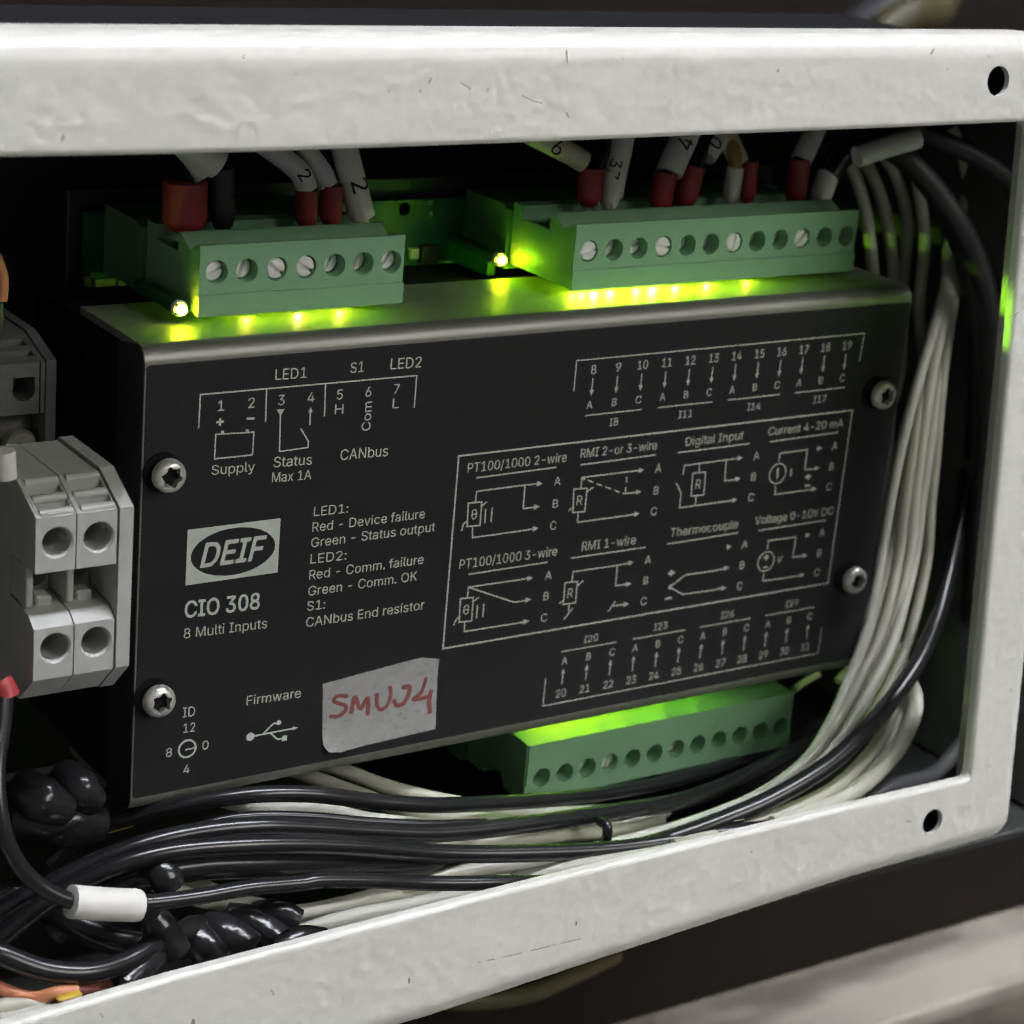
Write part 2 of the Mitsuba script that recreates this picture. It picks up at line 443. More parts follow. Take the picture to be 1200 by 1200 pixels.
obj('front_film', face_plate(film, 0.02, -0.15), 'black_film', mod, smooth=False)
YF = -0.15
obj('side_panel', prism_x([(9.0, ZT - 1.3)] + arc(RB, ZT - RB, RB - 0.15, 62, 180) + arc(RB, ZB + RB, RB - 0.15, 180, 270) + [(9.0, ZB + 0.15)], X0 - 0.12, X0 + 0.2), 'black_plastic', mod)
obj('housing', prism_x([(9.0, ZB + 1.6), (9.0, ZT - 1.6), (42, ZT - 1.6), (42, ZB + 1.6)], X0 + 0.1, X1 - 1.5), 'matt_black', mod, smooth=False)
obj('end_panel', prism_x([(1.2, ZB + 1.5), (1.2, ZT - 3), (2.4, ZT - 1.5), (24.0, ZT - 1.5), (24.0, ZB + 1.5)], X1 - 1.2, X1 + 0.9), 'black_plastic', mod)
# the back plate and the circuit board above the cover
pa, pb = Y(80, 218, 45), Y(1004, 200, 45)
obj('back_plate', cbox([pa[0], 45, -60], [X1 + 2, 46.5, pa[2] - 0.5], 0.3), 'black_plastic', mod, smooth=False)
bl = Y(97, 262, 43.5); bt = Y(500, 231, 43.5)[2]
hole = Y(474, 245, 42)
board = mbox(np.array([bl[0], 42, -30]), np.array([X1 + 1, 43.6, bt])) - cyl_y(hole[0], hole[2], 40, 46, 1.15)
pcb = obj('circuit_board', board, 'circuit_green', mod, smooth=False, label='dark green circuit board showing above the metal cover')


def comp(name, x0, y0, x1, y1, depth, m, yb=42.0, lab=None):
    a, b = Y(x0, y1, yb - depth), Y(x1, y0, yb - depth)
    return obj(name, cbox([a[0], yb - depth, a[2]], [b[0], yb + 0.1, b[2]], 0.15), m, pcb, smooth=False, label=lab)


comp('capacitor', 111, 326, 136, 343, 1.6, 'tin'); comp('capacitor', 139, 324, 150, 339, 1.8, 'sleeve_yellow'); comp('resistor', 98, 322, 108, 340, 1.2, 'black_plastic')
comp('resistor', 158, 331, 166, 345, 1.0, 'tin'); comp('chip', 107, 356, 120, 366, 1.0, 'tin')
comp('resistor', 481, 291, 492, 304, 1.0, 'sleeve_yellow'); comp('chip', 495, 287, 517, 310, 1.6, 'black_plastic')
comp('solder_pad', 503, 235, 508, 241, 0.25, 'tin'); comp('solder_pad', 503, 248, 508, 254, 0.25, 'tin')
_txt = {}


def glyphs(s, bold=False):
    if (s, bold) not in _txt:
        m = meshkit.text_mesh(s, 1.0, 1.0, bold); _txt[s, bold] = (np.array(m.vertices), np.array(m.faces))
    return _txt[s, bold]


def text(s, L, Rr, h, Yv=YF, bold=False, th=0.06, slant=0.0):
    """lettering on the plane y = Yv: baseline from picture point L to Rr, capitals h picture points tall"""
    v, f = glyphs(s, bold); a, b = Y(*L, Yv), Y(*Rr, Yv)
    hz = abs(Y(L[0], L[1] - h, Yv)[2] - Y(*L, Yv)[2]); x0, x1 = v[:, 0].min(), v[:, 0].max()
    sx = (b[0] - a[0]) / (x1 - x0)
    u = (v[:, 0] - x0) * sx + v[:, 1] * hz * slant; w = v[:, 1] * hz; t = (v[:, 0] - x0) / (x1 - x0)
    return tm(np.c_[a[0] + u, Yv + 0.01 - v[:, 2] * th, a[2] * (1 - t) + b[2] * t + w], f)


def text_at(s, x, z, h, w=None, Yv=YF, bold=False, rot=0.0, th=0.06):
    """lettering centred on (x, z) mm, capitals h mm"""
    v, f = glyphs(s, bold); v = v.copy()
    v[:, 0] -= (v[:, 0].min() + v[:, 0].max()) / 2; v[:, 1] -= 0.5
    sx = h if w is None else w / np.ptp(v[:, 0])
    u, q = v[:, 0] * sx, v[:, 1] * h; c, s_ = math.cos(rot), math.sin(rot)
    return tm(np.c_[x + u * c - q * s_, Yv + 0.01 - v[:, 2] * th, z + u * s_ + q * c], f)


class Ink:
    """strokes printed on the front face, collected as one outline"""
    def __init__(self, w=0.22): self.g, self.w = [], w
    def mm(self, pts, w=None, cap=2): self.g.append(LineString(pts).buffer((w or self.w) / 2, cap_style=cap, join_style=2)); return self
    def line(self, pts, w=None, cap=2): return self.mm([Y(*p, YF)[[0, 2]] for p in pts], w, cap)
    def poly(self, pts): self.g.append(Polygon([Y(*p, YF)[[0, 2]] for p in pts])); return self
    def disc(self, p, r): self.g.append(Point(*Y(*p, YF)[[0, 2]]).buffer(r, 12)); return self
    def ring(self, p, r, w=None):
        c = Point(*Y(*p, YF)[[0, 2]]); self.g.append(c.buffer(r, 14).difference(c.buffer(r - (w or self.w), 14))); return self
    def arrow(self, a, b, head=1.15, w=None):
        A, B = Y(*a, YF)[[0, 2]], Y(*b, YF)[[0, 2]]; return self.amm(A, B, head, w)
    def amm(self, A, B, head=1.0, w=None):
        A, B = np.array(A, float), np.array(B, float); d = (B - A) / np.linalg.norm(B - A); n = np.array([-d[1], d[0]])
        self.mm([A, B - d * head * 0.6], w); self.g.append(Polygon([B, B - d * head + n * head * 0.42, B - d * head - n * head * 0.42])); return self
    def mesh(self): return face_plate(unary_union(self.g), YF + 0.01, YF - 0.05)


def zm(px, py, ox, oy, s):
    return (px / s + ox, py / s + oy)


# --- supply, status and bus legend (top left)
q1 = lambda *p: [zm(a, b, 140, 400, 3.0) for a, b in p]
ink = Ink()
ink.line(q1((278, 306), (284, 187), (1045, 120), (1036, 233))).line(q1((517, 167), (513, 284))).line(q1((724, 149), (720, 264)))
ink.line(q1((338, 327), (472, 319), (467, 399), (334, 413), (338, 327))).line(q1((362, 325), (362, 314)), 0.5).line(q1((449, 320), (449, 309)), 0.5)
ink.line(q1((340, 284), (367, 282)), 0.35).line(q1((354, 270), (353, 296)), 0.35).line(q1((447, 272), (474, 270)), 0.35)
ink.line(q1((566, 245), (562, 387), (662, 373), (664, 352), (637, 306))).poly(q1((552, 240), (580, 238), (566, 262))).arrow(*q1((669, 294), (672, 230)), 0.9)
obj('supply_legend', ink.mesh(), 'print_ink', mod, smooth=False)
PT = 5.08
XA, ZA, ZBr, ZC = -68.44, 0.0, 0.12, -58.62
tx = [text_at(str(k + 1), XA + PT * k, ZA, 1.62, Yv=YF) for k in range(7)]
def T1(s, L, Rr, h, **k): return text(s, zm(*L, 140, 400, 3.0), zm(*Rr, 140, 400, 3.0), h / 3.0, **k)
tx += [T1('LED1', (547, 136), (657, 128), 38), T1('S1', (811, 112), (858, 107), 37), T1('LED2', (952, 99), (1060, 91), 38),
       T1('Supply', (323, 470), (475, 456), 34), T1('Status', (541, 443), (676, 432), 36), T1('Max 1A', (535, 496), (673, 484), 34),
       T1('H', (756, 256), (786, 254), 34), T1('L', (959, 236), (981, 234), 34), T1('CANbus', (776, 418), (943, 402), 37)]
cm = Y(*zm(869, 263, 140, 400, 3.0), YF)
tx.append(text_at('Com', cm[0], cm[2], 1.55, 4.7, rot=math.pi / 2))
obj('terminal_legend', cat(tx), 'print_ink', mod, smooth=False)
# --- explanation block
def T2(s, L, Rr, h=33, **k): return text(s, zm(*L, 140, 560, 3.0), zm(*Rr, 140, 560, 3.0), h / 3.0, **k)
tx = [T2('LED1:', (682, 135), (803, 122)), T2('Red - Device failure', (677, 190), (1073, 141)), T2('Green - Status output', (673, 245), (1108, 187)), T2('LED2:', (670, 302), (797, 287)),
      T2('Red - Comm. failure', (666, 358), (1068, 301)), T2('Green - Comm. OK', (663, 415), (1045, 360)), T2('S1:', (659, 468), (722, 459)), T2('CANbus End resistor', (655, 525), (1071, 461)),
      T2('8 Multi Inputs', (225, 565), (518, 527), 35), T2('Firmware', (446, 800), (637, 771), 33), T2('ID', (222, 842), (265, 836), 34), T2('12', (224, 897), (265, 891), 32)]
obj('indicator_legend', cat(tx), 'print_ink', mod, smooth=False, label='lines of white print explaining the two lamps and the switch')
obj('model_name', T2('CIO 308', (228, 492), (492, 459), 56, bold=True), 'plate_ink', mod, smooth=False)
# --- brand plate: pale rectangle with an oval window and slanted letters
q2 = lambda *p: [Y(*zm(a, b, 140, 560, 3.0), YF)[[0, 2]] for a, b in p]
rect = q2((240, 183), (566, 141), (556, 332), (231, 378)); rect = np.array(rect)
bx0, bx1 = rect[[0, 3], 0].mean(), rect[[1, 2], 0].mean(); bz1, bz0 = rect[:2, 1].mean(), rect[2:, 1].mean()
cx, cz = (bx0 + bx1) / 2, (bz0 + bz1) / 2
oval = affinity.scale(Point(cx, cz).buffer(1, 40), (bx1 - bx0) * 0.455, (bz1 - bz0) * 0.43)
plate = face_plate(Polygon([(bx0, bz0), (bx1, bz0), (bx1, bz1), (bx0, bz1)]).difference(oval), YF + 0.01, YF - 0.05)
lv, lf = glyphs('DEIF', True); lw = (bx1 - bx0) * 0.66; lh = (bz1 - bz0) * 0.42
u = (lv[:, 0] - lv[:, 0].min()) / np.ptp(lv[:, 0]); lx = cx - lw / 2 - 0.10 * lh + u * lw + lv[:, 1] * lh * 0.22
word = tm(np.c_[lx, YF + 0.01 - lv[:, 2] * 0.06, cz - lh / 2 + lv[:, 1] * lh], lf)
obj('brand_plate', cat([plate, word]), 'plate_ink', mod, smooth=False, label='pale rectangle with four slanted letters in a dark oval')
# --- selector mark and data-port mark
q3 = lambda *p: [zm(a, b, 140, 560, 3.0) for a, b in p]
ink = Ink()
ink.ring(q3((238, 952))[0], 1.62, 0.33).line(q3((232, 956), (268, 947)), 0.25)
sc = q3((460, 910), (607, 881), (627, 877), (503, 902), (540, 864), (560, 860), (530, 897), (556, 919), (580, 915))
ink.disc(sc[0], 0.72).line([sc[0], sc[1]], 0.25).arrow(sc[1], sc[2], 0.9).line([sc[3], sc[4], sc[5]], 0.25).disc(sc[5], 0.42).line([sc[6], sc[7], sc[8]], 0.25)
c8 = Y(*sc[8], YF); ink.mm([(c8[0] - 0.45, c8[2]), (c8[0] + 0.45, c8[2])], 0.9)
obj('selector_mark', ink.mesh(), 'plate_ink', mod, smooth=False)
tx = []
for s, p in (('8', (174, 965)), ('0', (302, 939)), ('4', (235, 1024))):
    c = Y(*zm(*p, 140, 560, 3.0), YF); tx.append(text_at(s, c[0], c[2], 1.5))
obj('selector_numbers', cat(tx), 'print_ink', mod, smooth=False)
# --- terminal rows on the right
q4 = lambda *p: [zm(a, b, 650, 370, 1200 / 410) for a, b in p]
ink = Ink(0.2); tx = []
ink.line(q4((65, 260), (75, 154), (1062, 60), (1045, 157)))
Z4 = lambda x, y: Y(*q4((x, y))[0], YF)[2]
za, zl0, zl1 = Z4(120, 305), Z4(128, 215), Z4(123, 274)
for k in range(12):
    tx += [text_at(str(8 + k), PT * k, ZBr, 1.55, min(2.2, 1.05 * len(str(8 + k)))), text_at('ABC'[k % 3], PT * k - 0.12, za, 1.35)]
    ink.amm((PT * k, zl0), (PT * k, zl1), 1.0)
zu, zi = (Z4(105, 342) + Z4(295, 322)) / 2, Z4(196, 365)
for k, s in enumerate(('I8', 'I11', 'I14', 'I17')):
    x = PT * (3 * k); ink.mm([(x - 0.8, zu), (x + 2 * PT + 0.8, zu)]); tx.append(text_at(s, x + PT * 1.05, zi, 1.35))
obj('input_legend', ink.mesh(), 'print_ink', mod, smooth=False)
obj('input_numbers', cat(tx), 'print_ink', mod, smooth=False)
ink = Ink(0.2); tx = []
q5 = lambda *p: [zm(a, b, 620, 680, 3.0) for a, b in p]
Z5 = lambda x, y: Y(*q5((x, y))[0], YF)[2]
ink.line(q5((58, 345), (48, 442), (1015, 256), (1029, 165)))
za, zl0, zl1 = Z5(120, 283), Z5(112, 366), Z5(117, 311)
for k in range(12):
    tx += [text_at(str(20 + k), PT * k, ZC, 1.5, 2.1), text_at('ABC'[k % 3], PT * k + 0.1, za, 1.35)]
    ink.amm((PT * k, zl0), (PT * k, zl1), 1.0)
zu, zi = Z5(200, 236), Z5(212, 205)
for k, s in enumerate(('I20', 'I23', 'I26', 'I29')):
    x = PT * (3 * k); ink.mm([(x - 0.8, zu), (x + 2 * PT + 0.8, zu)]); tx.append(text_at(s, x + PT * 1.05, zi, 1.35))
obj('input_legend', ink.mesh(), 'print_ink', mod, smooth=False)
obj('input_numbers', cat(tx), 'print_ink', mod, smooth=False)
# --- wiring diagrams
a4 = lambda *p: [zm(a, b, 500, 480, 4.0) for a, b in p]
b4 = lambda *p: [zm(a, b, 740, 480, 4.0) for a, b in p]
ink = Ink(0.24); tx = []
fx = [Y(537, 533.8, YF), Y(519.5, 759.3, YF), Y(998.8, 481.3, YF), Y(970, 683.8, YF)]
l_, r_, t2, b2 = (fx[0][0] + fx[1][0]) / 2, (fx[2][0] + fx[3][0]) / 2, (fx[0][2] + fx[2][2]) / 2, (fx[1][2] + fx[3][2]) / 2
ink.mm([(l_, t2), (r_, t2), (r_, b2), (l_, b2), (l_, t2)], 0.28)
TA = lambda s, L, Rr, h: tx.append(text(s, a4(L)[0], a4(Rr)[0], h / 4.0))
TB = lambda s, L, Rr, h: tx.append(text(s, b4(L)[0], b4(Rr)[0], h / 4.0))
TA('PT100/1000 2-wire', (190, 296), (655, 243), 44); TA('RMI 2-or 3-wire', (720, 227), (1078, 186), 42); TA('PT100/1000 3-wire', (152, 748), (610, 683), 44); TA('RMI 1-wire', (726, 662), (978, 630), 42)
TB('Digital Input', (252, 171), (522, 138), 40); TB('Current 4-20 mA', (640, 122), (990, 80), 38); TB('Thermocouple', (180, 597), (497, 555), 40); TB('Voltage 0-10V DC', (577, 540), (943, 492), 38)
for p in (((232, 320), (608, 270)), ((720, 259), (1073, 212)), ((195, 772), (566, 715)), ((675, 696), (1026, 645))): ink.line(a4(*p))
for p in (((216, 202), (553, 159)), ((650, 150), (970, 106)), ((167, 630), (499, 577)), ((595, 567), (910, 518))): ink.line(b4(*p))
for q, s, pts in ((a4, 'ABC', ((613, 334), (603, 440), (593, 543))), (a4, 'ABC', ((1086, 274), (1075, 378), (1064, 476))), (a4, 'ABC', ((571, 776), (560, 874), (550, 975))), (a4, 'ABC', ((1037, 703), (1027, 800), (1017, 898))),
                  (b4, 'ABC', ((586, 216), (572, 314), (560, 411))), (b4, 'ABC', ((952, 170), (938, 266), (926, 361))), (b4, 'ABC', ((531, 631), (518, 728), (507, 826))), (b4, 'ABC', ((893, 576), (881, 671), (869, 763)))):
    for ch, p in zip(s, pts):
        c = Y(*q(p)[0], YF); tx.append(text_at(ch, c[0], c[2], 1.5))


def symbol(q, box4, ch, tick=True):
    ink.line(q(*box4, box4[0]))
    c = np.mean(q(*box4), axis=0); P = Y(*c, YF); tx.append(text_at(ch, P[0], P[2], 1.75, 1.1))


# thermistor, two wires
ink.line(a4((228, 432), (234, 383), (460, 353))).arrow(*a4((460, 353), (543, 345))).line(a4((460, 357), (452, 464), (470, 462))).arrow(*a4((470, 462), (530, 453)))
symbol(a4, [(195, 438), (258, 433), (249, 542), (189, 548)], 'θ'); ink.line(a4((214, 547), (214, 600), (450, 567))).arrow(*a4((450, 567), (524, 555)))
ink.line(a4((258, 450), (283, 432))).line(a4((163, 570), (172, 535), (192, 520))).line(a4((276, 465), (272, 532))).line(a4((307, 460), (301, 527)))
# resistance, two or three wires
ink.line(a4((722, 366), (727, 318), (960, 289))).arrow(*a4((960, 289), (1020, 282))); symbol(a4, [(690, 372), (752, 368), (740, 478), (684, 482)], 'R')
for k in range(4):
    t0, t1 = k / 4 + 0.02, k / 4 + 0.17; A, B = np.array((752, 330)), np.array((918, 392)); ink.line(a4(tuple(A + (B - A) * t0), tuple(A + (B - A) * t1)))
ink.disc(a4((738, 322))[0], 0.32).line(a4((918, 393), (960, 391))).arrow(*a4((950, 391), (1006, 384))).line(a4((937, 315), (936, 340))).line(a4((933, 362), (932, 388)))
ink.line(a4((752, 385), (782, 362))).line(a4((664, 472), (692, 455))).line(a4((710, 482), (707, 528), (940, 496))).arrow(*a4((930, 497), (998, 487)))
# thermistor, three wires
ink.line(a4((190, 880), (196, 832), (430, 798))).arrow(*a4((430, 798), (498, 788))).line(a4((200, 834), (408, 902), (430, 900))).arrow(*a4((430, 900), (490, 888)))
symbol(a4, [(158, 886), (218, 881), (210, 990), (152, 996)], 'θ'); ink.line(a4((178, 996), (176, 1040), (410, 1003))).arrow(*a4((410, 1003), (480, 991)))
ink.line(a4((218, 900), (244, 880))).line(a4((126, 1012), (136, 985), (154, 970))).line(a4((238, 915), (233, 978))).line(a4((268, 910), (262, 972)))
# resistance, one wire
ink.line(a4((680, 806), (686, 760), (893, 730))).arrow(*a4((893, 730), (972, 714))).line(a4((893, 732), (885, 826), (905, 823))).arrow(*a4((905, 823), (960, 815)))
symbol(a4, [(648, 812), (706, 806), (697, 905), (640, 913)], 'R'); ink.line(a4((706, 826), (735, 800))).line(a4((622, 908), (645, 890))).line(a4((668, 912), (664, 945))).line(a4((684, 930), (642, 985)))
ink.line(a4((884, 898), (852, 946))).arrow(*a4((870, 920), (948, 910)))
# digital input
ink.line(b4((240, 306), (248, 262), (440, 236))).arrow(*b4((440, 236), (522, 225))).line(b4((444, 240), (436, 334), (455, 332))).arrow(*b4((455, 332), (512, 322)))
symbol(b4, [(287, 298), (347, 293), (338, 400), (278, 405)], 'R'); ink.line(b4((318, 256), (316, 296))).line(b4((302, 402), (300, 448))).line(b4((210, 344), (232, 390), (225, 460), (440, 430))).arrow(*b4((440, 430), (497, 421)))
# current
ink.ring(b4((685, 300))[0], 2.0).line(b4((686, 275), (683, 325)), 0.4).line(b4((690, 243), (696, 205), (824, 187), (812, 282), (840, 279))).arrow(*b4((840, 279), (882, 272))).arrow(*b4((866, 184), (895, 179)))
ink.line(b4((675, 356), (672, 398), (800, 380))).arrow(*b4((800, 380), (868, 370))).line(b4((814, 316), (842, 313)), 0.4).line(b4((829, 301), (827, 328)), 0.4).line(b4((811, 358), (840, 354)), 0.35).line(b4((750, 278), (746, 312)), 0.35)
# thermocouple
ink.line(b4((178, 832), (252, 775), (390, 755))).arrow(*b4((390, 755), (458, 739))).line(b4((178, 832), (240, 866), (380, 846))).arrow(*b4((380, 846), (445, 833))).disc(b4((180, 832))[0], 0.42)
ink.line(b4((172, 768), (203, 764)), 0.4).line(b4((188, 752), (186, 780)), 0.4).line(b4((158, 887), (188, 882)), 0.4).arrow(*b4((446, 646), (470, 640)))
# voltage
ink.ring(b4((630, 712))[0], 2.0).line(b4((619, 695), (646, 691)), 0.35).line(b4((633, 680), (631, 706)), 0.35).line(b4((617, 740), (637, 737)), 0.35).line(b4((636, 656), (642, 614), (770, 597), (756, 691), (785, 688))).arrow(*b4((785, 688), (824, 680)))
ink.arrow(*b4((815, 590), (838, 586))).line(b4((620, 768), (615, 803), (740, 786))).arrow(*b4((740, 786), (812, 772)))
cv = Y(*b4((694, 703))[0], YF); tx.append(text_at('V', cv[0], cv[2], 1.3))
obj('wiring_diagram', ink.mesh(), 'print_ink', mod, smooth=False, label='eight small white wiring diagrams in a ruled frame')
obj('diagram_lettering', cat(tx), 'print_ink', mod, smooth=False)

# --- the four star-socket screws
star = Polygon([((1.75 if k % 2 == 0 else 1.2) * math.cos(math.pi * k / 6), (1.75 if k % 2 == 0 else 1.2) * math.sin(math.pi * k / 6)) for k in range(12)]).buffer(-0.12).buffer(0.2)
head = m3.Manifold.revolve(m3.CrossSection([[[0, 0], [2.3, 0], [2.62, 0.35], [2.62, 1.0], [2.4, 1.6], [1.9, 1.95], [0, 2.05]]], m3.FillRule.NonZero), 40)
sock = m3.CrossSection([[list(p) for p in star.exterior.coords[:-1]]], m3.FillRule.NonZero).extrude(2.5).translate([0, 0, 0.35])
head = head - sock
for (px, py), a in zip(((200, 558.8), (188.3, 823.3), (1037.8, 464), (1003.8, 681)), (0.3, 0.9, 0.1, 0.6)):
    p = Y(px, py, -2.6); h = mani(head.rotate([0, 0, math.degrees(a)])); h = place_lathe(h, [p[0], -1.25, p[2]], [0, -1, 0])
    s = thing('cover_screw', {200: 'bright star-socket screw at the upper left of the black module', 188.3: 'bright star-socket screw at the lower left of the black module beside the letters ID',
                              1037.8: 'star-socket screw at the upper right of the black module', 1003.8: 'star-socket screw at the lower right of the black module'}[px], 'screw', None)
    obj('head', h, 'screw_metal', s, smooth=40)
    obj('socket', place_lathe(mani(m3.CrossSection([[list(p_) for p_ in star.buffer(-0.03).exterior.coords[:-1]]], m3.FillRule.NonZero).extrude(0.35).translate([0, 0, 0.34]).rotate([0, 0, math.degrees(a)])), [p[0], -1.25, p[2]], [0, -1, 0]), 'matt_black', s, smooth=False)  # black star laid in the recess to stand for its shade
    obj('shank', place_lathe(lathe([(0, 0), (1.5, 0), (1.5, 1.1), (0, 1.1)], 24), [p[0], -0.17, p[2]], [0, -1, 0]), 'black_plastic', s)
    obj('dark_ring', place_lathe(lathe([(1.55, 0), (3.1, 0), (3.1, 0.25), (1.55, 0.25)], 28), [p[0] - 0.3, -0.18, p[2]], [0, -1, 0]), 'matt_black', s)  # flat dark ring beneath the head, shifted a little to the left

# --- paper sticker with handwriting
def lab(px, py): return zm(px, py, 365, 755, 7.5)
xs = [Y(*lab(x, y), YF) for x, y in [(97, 345), (960, 112), (1110, 118), (1086, 742), (250, 938), (130, 930), (92, 880)]]
def sticker(p0=[(q[0], q[2]) for q in xs]):
    poly = Polygon(p0).buffer(0.35).buffer(-0.35); bx = poly.bounds; V, Fs = [], []
    g = []
    nx, nz = 44, 30
    for i in range(nx):
        for j in range(nz):
            a = Polygon([(bx[0] + (bx[2] - bx[0]) * (i + di) / nx, bx[1] + (bx[3] - bx[1]) * (j + dj) / nz) for di, dj in ((0, 0), (1, 0), (1, 1), (0, 1))]).intersection(poly)
            if a.is_empty or a.area < 1e-6 or a.geom_type != 'Polygon': continue
            pts = np.array(a.exterior.coords)[:-1]; k = len(V); V.extend(pts); Fs.extend([(k, k + m, k + m + 1) for m in range(1, len(pts) - 1)])
    V = np.array(V); u = (V[:, 0] - bx[0]) / (bx[2] - bx[0]); w = (V[:, 1] - bx[1]) / (bx[3] - bx[1])
    lift = 0.10 + 0.05 * meshkit.fbm(np.c_[V * 0.6, 0 * u], 3) + 1.4 * np.clip(1 - np.hypot(u * 1.7, w * 2.6) / 0.7, 0, 1) ** 2 * (w < 0.5) + 0.5 * np.clip(1 - np.hypot((1 - u) * 3, (1 - w) * 3), 0, 1) ** 2
    m = trimesh.Trimesh(np.c_[V[:, 0], YF - lift, V[:, 1]], Fs, process=False); m.merge_vertices(digits_vertex=3); return m
st = thing('paper_sticker', 'grey paper sticker with red handwriting stuck on the black module', 'sticker')
obj('paper', sticker(), 'label_paper', st, smooth=40)
ws = [[(305, 452), (215, 455), (190, 495), (250, 520), (300, 545), (275, 600), (230, 630), (165, 630)], [(345, 590), (378, 465), (425, 560), (488, 470), (490, 605)], [(572, 440), (570, 530), (600, 570), (650, 545), (690, 460), (688, 375)],
      [(805, 375), (855, 370), (850, 430), (800, 520), (740, 530), (722, 495)], [(1000, 300), (960, 420), (890, 480), (1040, 455)], [(1045, 410), (1030, 500), (1035, 590)]]
lines = [LineString(catmull([list(Y(*lab(*p), YF)[[0, 2]]) + [0] for p in w], 30)[:, :2]).buffer(0.33 + 0.06 * (k % 2), cap_style=1) for k, w in enumerate(ws)]
obj('handwriting', face_plate(unary_union(lines).simplify(0.02), YF - 0.14, YF - 0.24), 'red_ink', st, smooth=False, label='hand-written red letters and figures')


# ================================================================ GREEN SCREW TERMINALS
def plug(name, lab_, x0, x1, zb, zt, yf, xs_, zs, depths, angles, kind):
    """a pluggable terminal strip: screws to the front, wires into its top"""
    k = thing(name, lab_, 'terminal strip')
    hgt = zt - zb
    prof = [(yf, zb), (yf, zb + 0.30 * hgt), (yf + 0.35, zb + 0.31 * hgt), (yf + 0.35, zt), (yf + 1.3, zt), (yf + 4.3, zt - 1.5), (yf + 7.6, zt + 0.35), (yf + 8.4, zt + 0.35), (yf + 8.4, zt - 2.6), (yf + 16.5, zt - 2.6), (yf + 16.5, zt - 0.3), (yf + 19.6, zt - 0.3), (yf + 19.6, zb)]
    if kind == 'bottom':
        prof = [(yf, zb), (yf, zt), (yf + 19.6, zt), (yf + 19.6, zb), (yf + 14, zb), (yf + 14, zb + 2.4), (yf + 8, zb + 2.4), (yf + 7, zb)]
    body = prism_x(prof, x0 + 0.35, x1 - 0.35) + prism_x([(yf, zb), (yf, zb + 0.30 * hgt), (yf + 1.2, zb + 0.31 * hgt), (yf + 1.2, zb)], x0, x1) + prism_x([(yf + 0.35, zb + 0.2 * hgt), (yf + 0.35, zt), (yf + 1.3, zt), (yf + 1.3, zb + 0.2 * hgt)], x0 + 0.1, x1 - 0.1)
    for x in xs_:
        body = body - cyl_y(x, zs, yf - 1, yf + 6.5, 1.86, 30)
        if kind != 'bottom':
            body = body - mbox(np.array([x - 1.9, yf + 10.0, zt - 7]), np.array([x + 1.9, yf + 15.6, zt + 2]))
    obj('housing', body, 'green_plastic', k, smooth=20)
    for x, d, a in zip(xs_, depths, angles):
        s = m3.Manifold.cylinder(4.0, 1.62, 1.62, 26) + m3.Manifold.cylinder(0.25, 1.45, 1.62, 26).translate([0, 0, -0.25])
        s = m3.Manifold.revolve(m3.CrossSection([[[0, -3.5], [1.66, -3.5], [1.66, -0.25], [1.40, 0], [0, 0.06]]], m3.FillRule.NonZero), 28) - m3.Manifold.cube([0.55, 5, 1.8], True).rotate([0, 0, a]).translate([0, 0, 0])
        obj('screw', place_lathe(mani(s), [x, yf + 0.35 + d, zs], [0.05 * math.sin(a), -1, 0.06 * math.cos(3 * a)]), 'bright_metal', k, smooth=30)
    return k


YP = 8.0
xs7 = [-65.8 + (30.4 / 6) * k for k in range(7)]
p7 = plug('terminal_strip', 'green seven-way screw terminal strip on the upper left of the module', -68.8, -33.0, 11.5, 22.4, YP, xs7, 18.2, [1.2, 2.0, .25, .25, 2.2, 2.6, 1.8], [20, 75, -35, -30, 70, 75, 55], 'top')
xs12 = [2.9 + (57.0 / 11) * k for k in range(12)]
p12 = plug('terminal_strip', 'green twelve-way screw terminal strip on the upper right of the module', -0.2, 62.3, 11.5, 22.6, YP, xs12, 18.0, [.1, 2.4, 2.2, .2, 2.6, 3.0, .1, 3.0, 2.6, .3, 3.2, 3.0], [5, 60, 10, -8, 60, 80, 78, 70, 45, 50, 60, 40], 'top')
xsb = [1.7 + (55.8 / 11) * k for k in range(12)]
pbm = plug('terminal_strip', 'green twelve-way screw terminal strip below the bottom edge of the module', -1.9, 60.2, -82.3, -71.0, 5.3, xsb, -77.8, [2.6, 2.8, 2.2, 1.0, 2.8, 2.8, 1.8, 3.0, 3.0, 3.2, 3.2, 3.2], [20, 50, 60, 85, 40, 20, 60, 40, 60, 30, 20, 50], 'bottom')
for k, (x0, x1, z0, z1) in enumerate(((-69.4, -32.6, 10.6, 21.6), (-0.6, 62.2, 10.4, 21.6), (-2.5, 60.4, -82.6, -71.2))):
    hd = prism_x([(28.2, z0), (28.2, z1 - 0.8), (30, z1), (41.9, z1), (41.9, z0)] if k < 2 else [(25.5, z0), (25.5, z1), (41.9, z1), (41.9, z0)], x0, x1)
    obj('header', hd, 'header_shaded', mod, smooth=20)

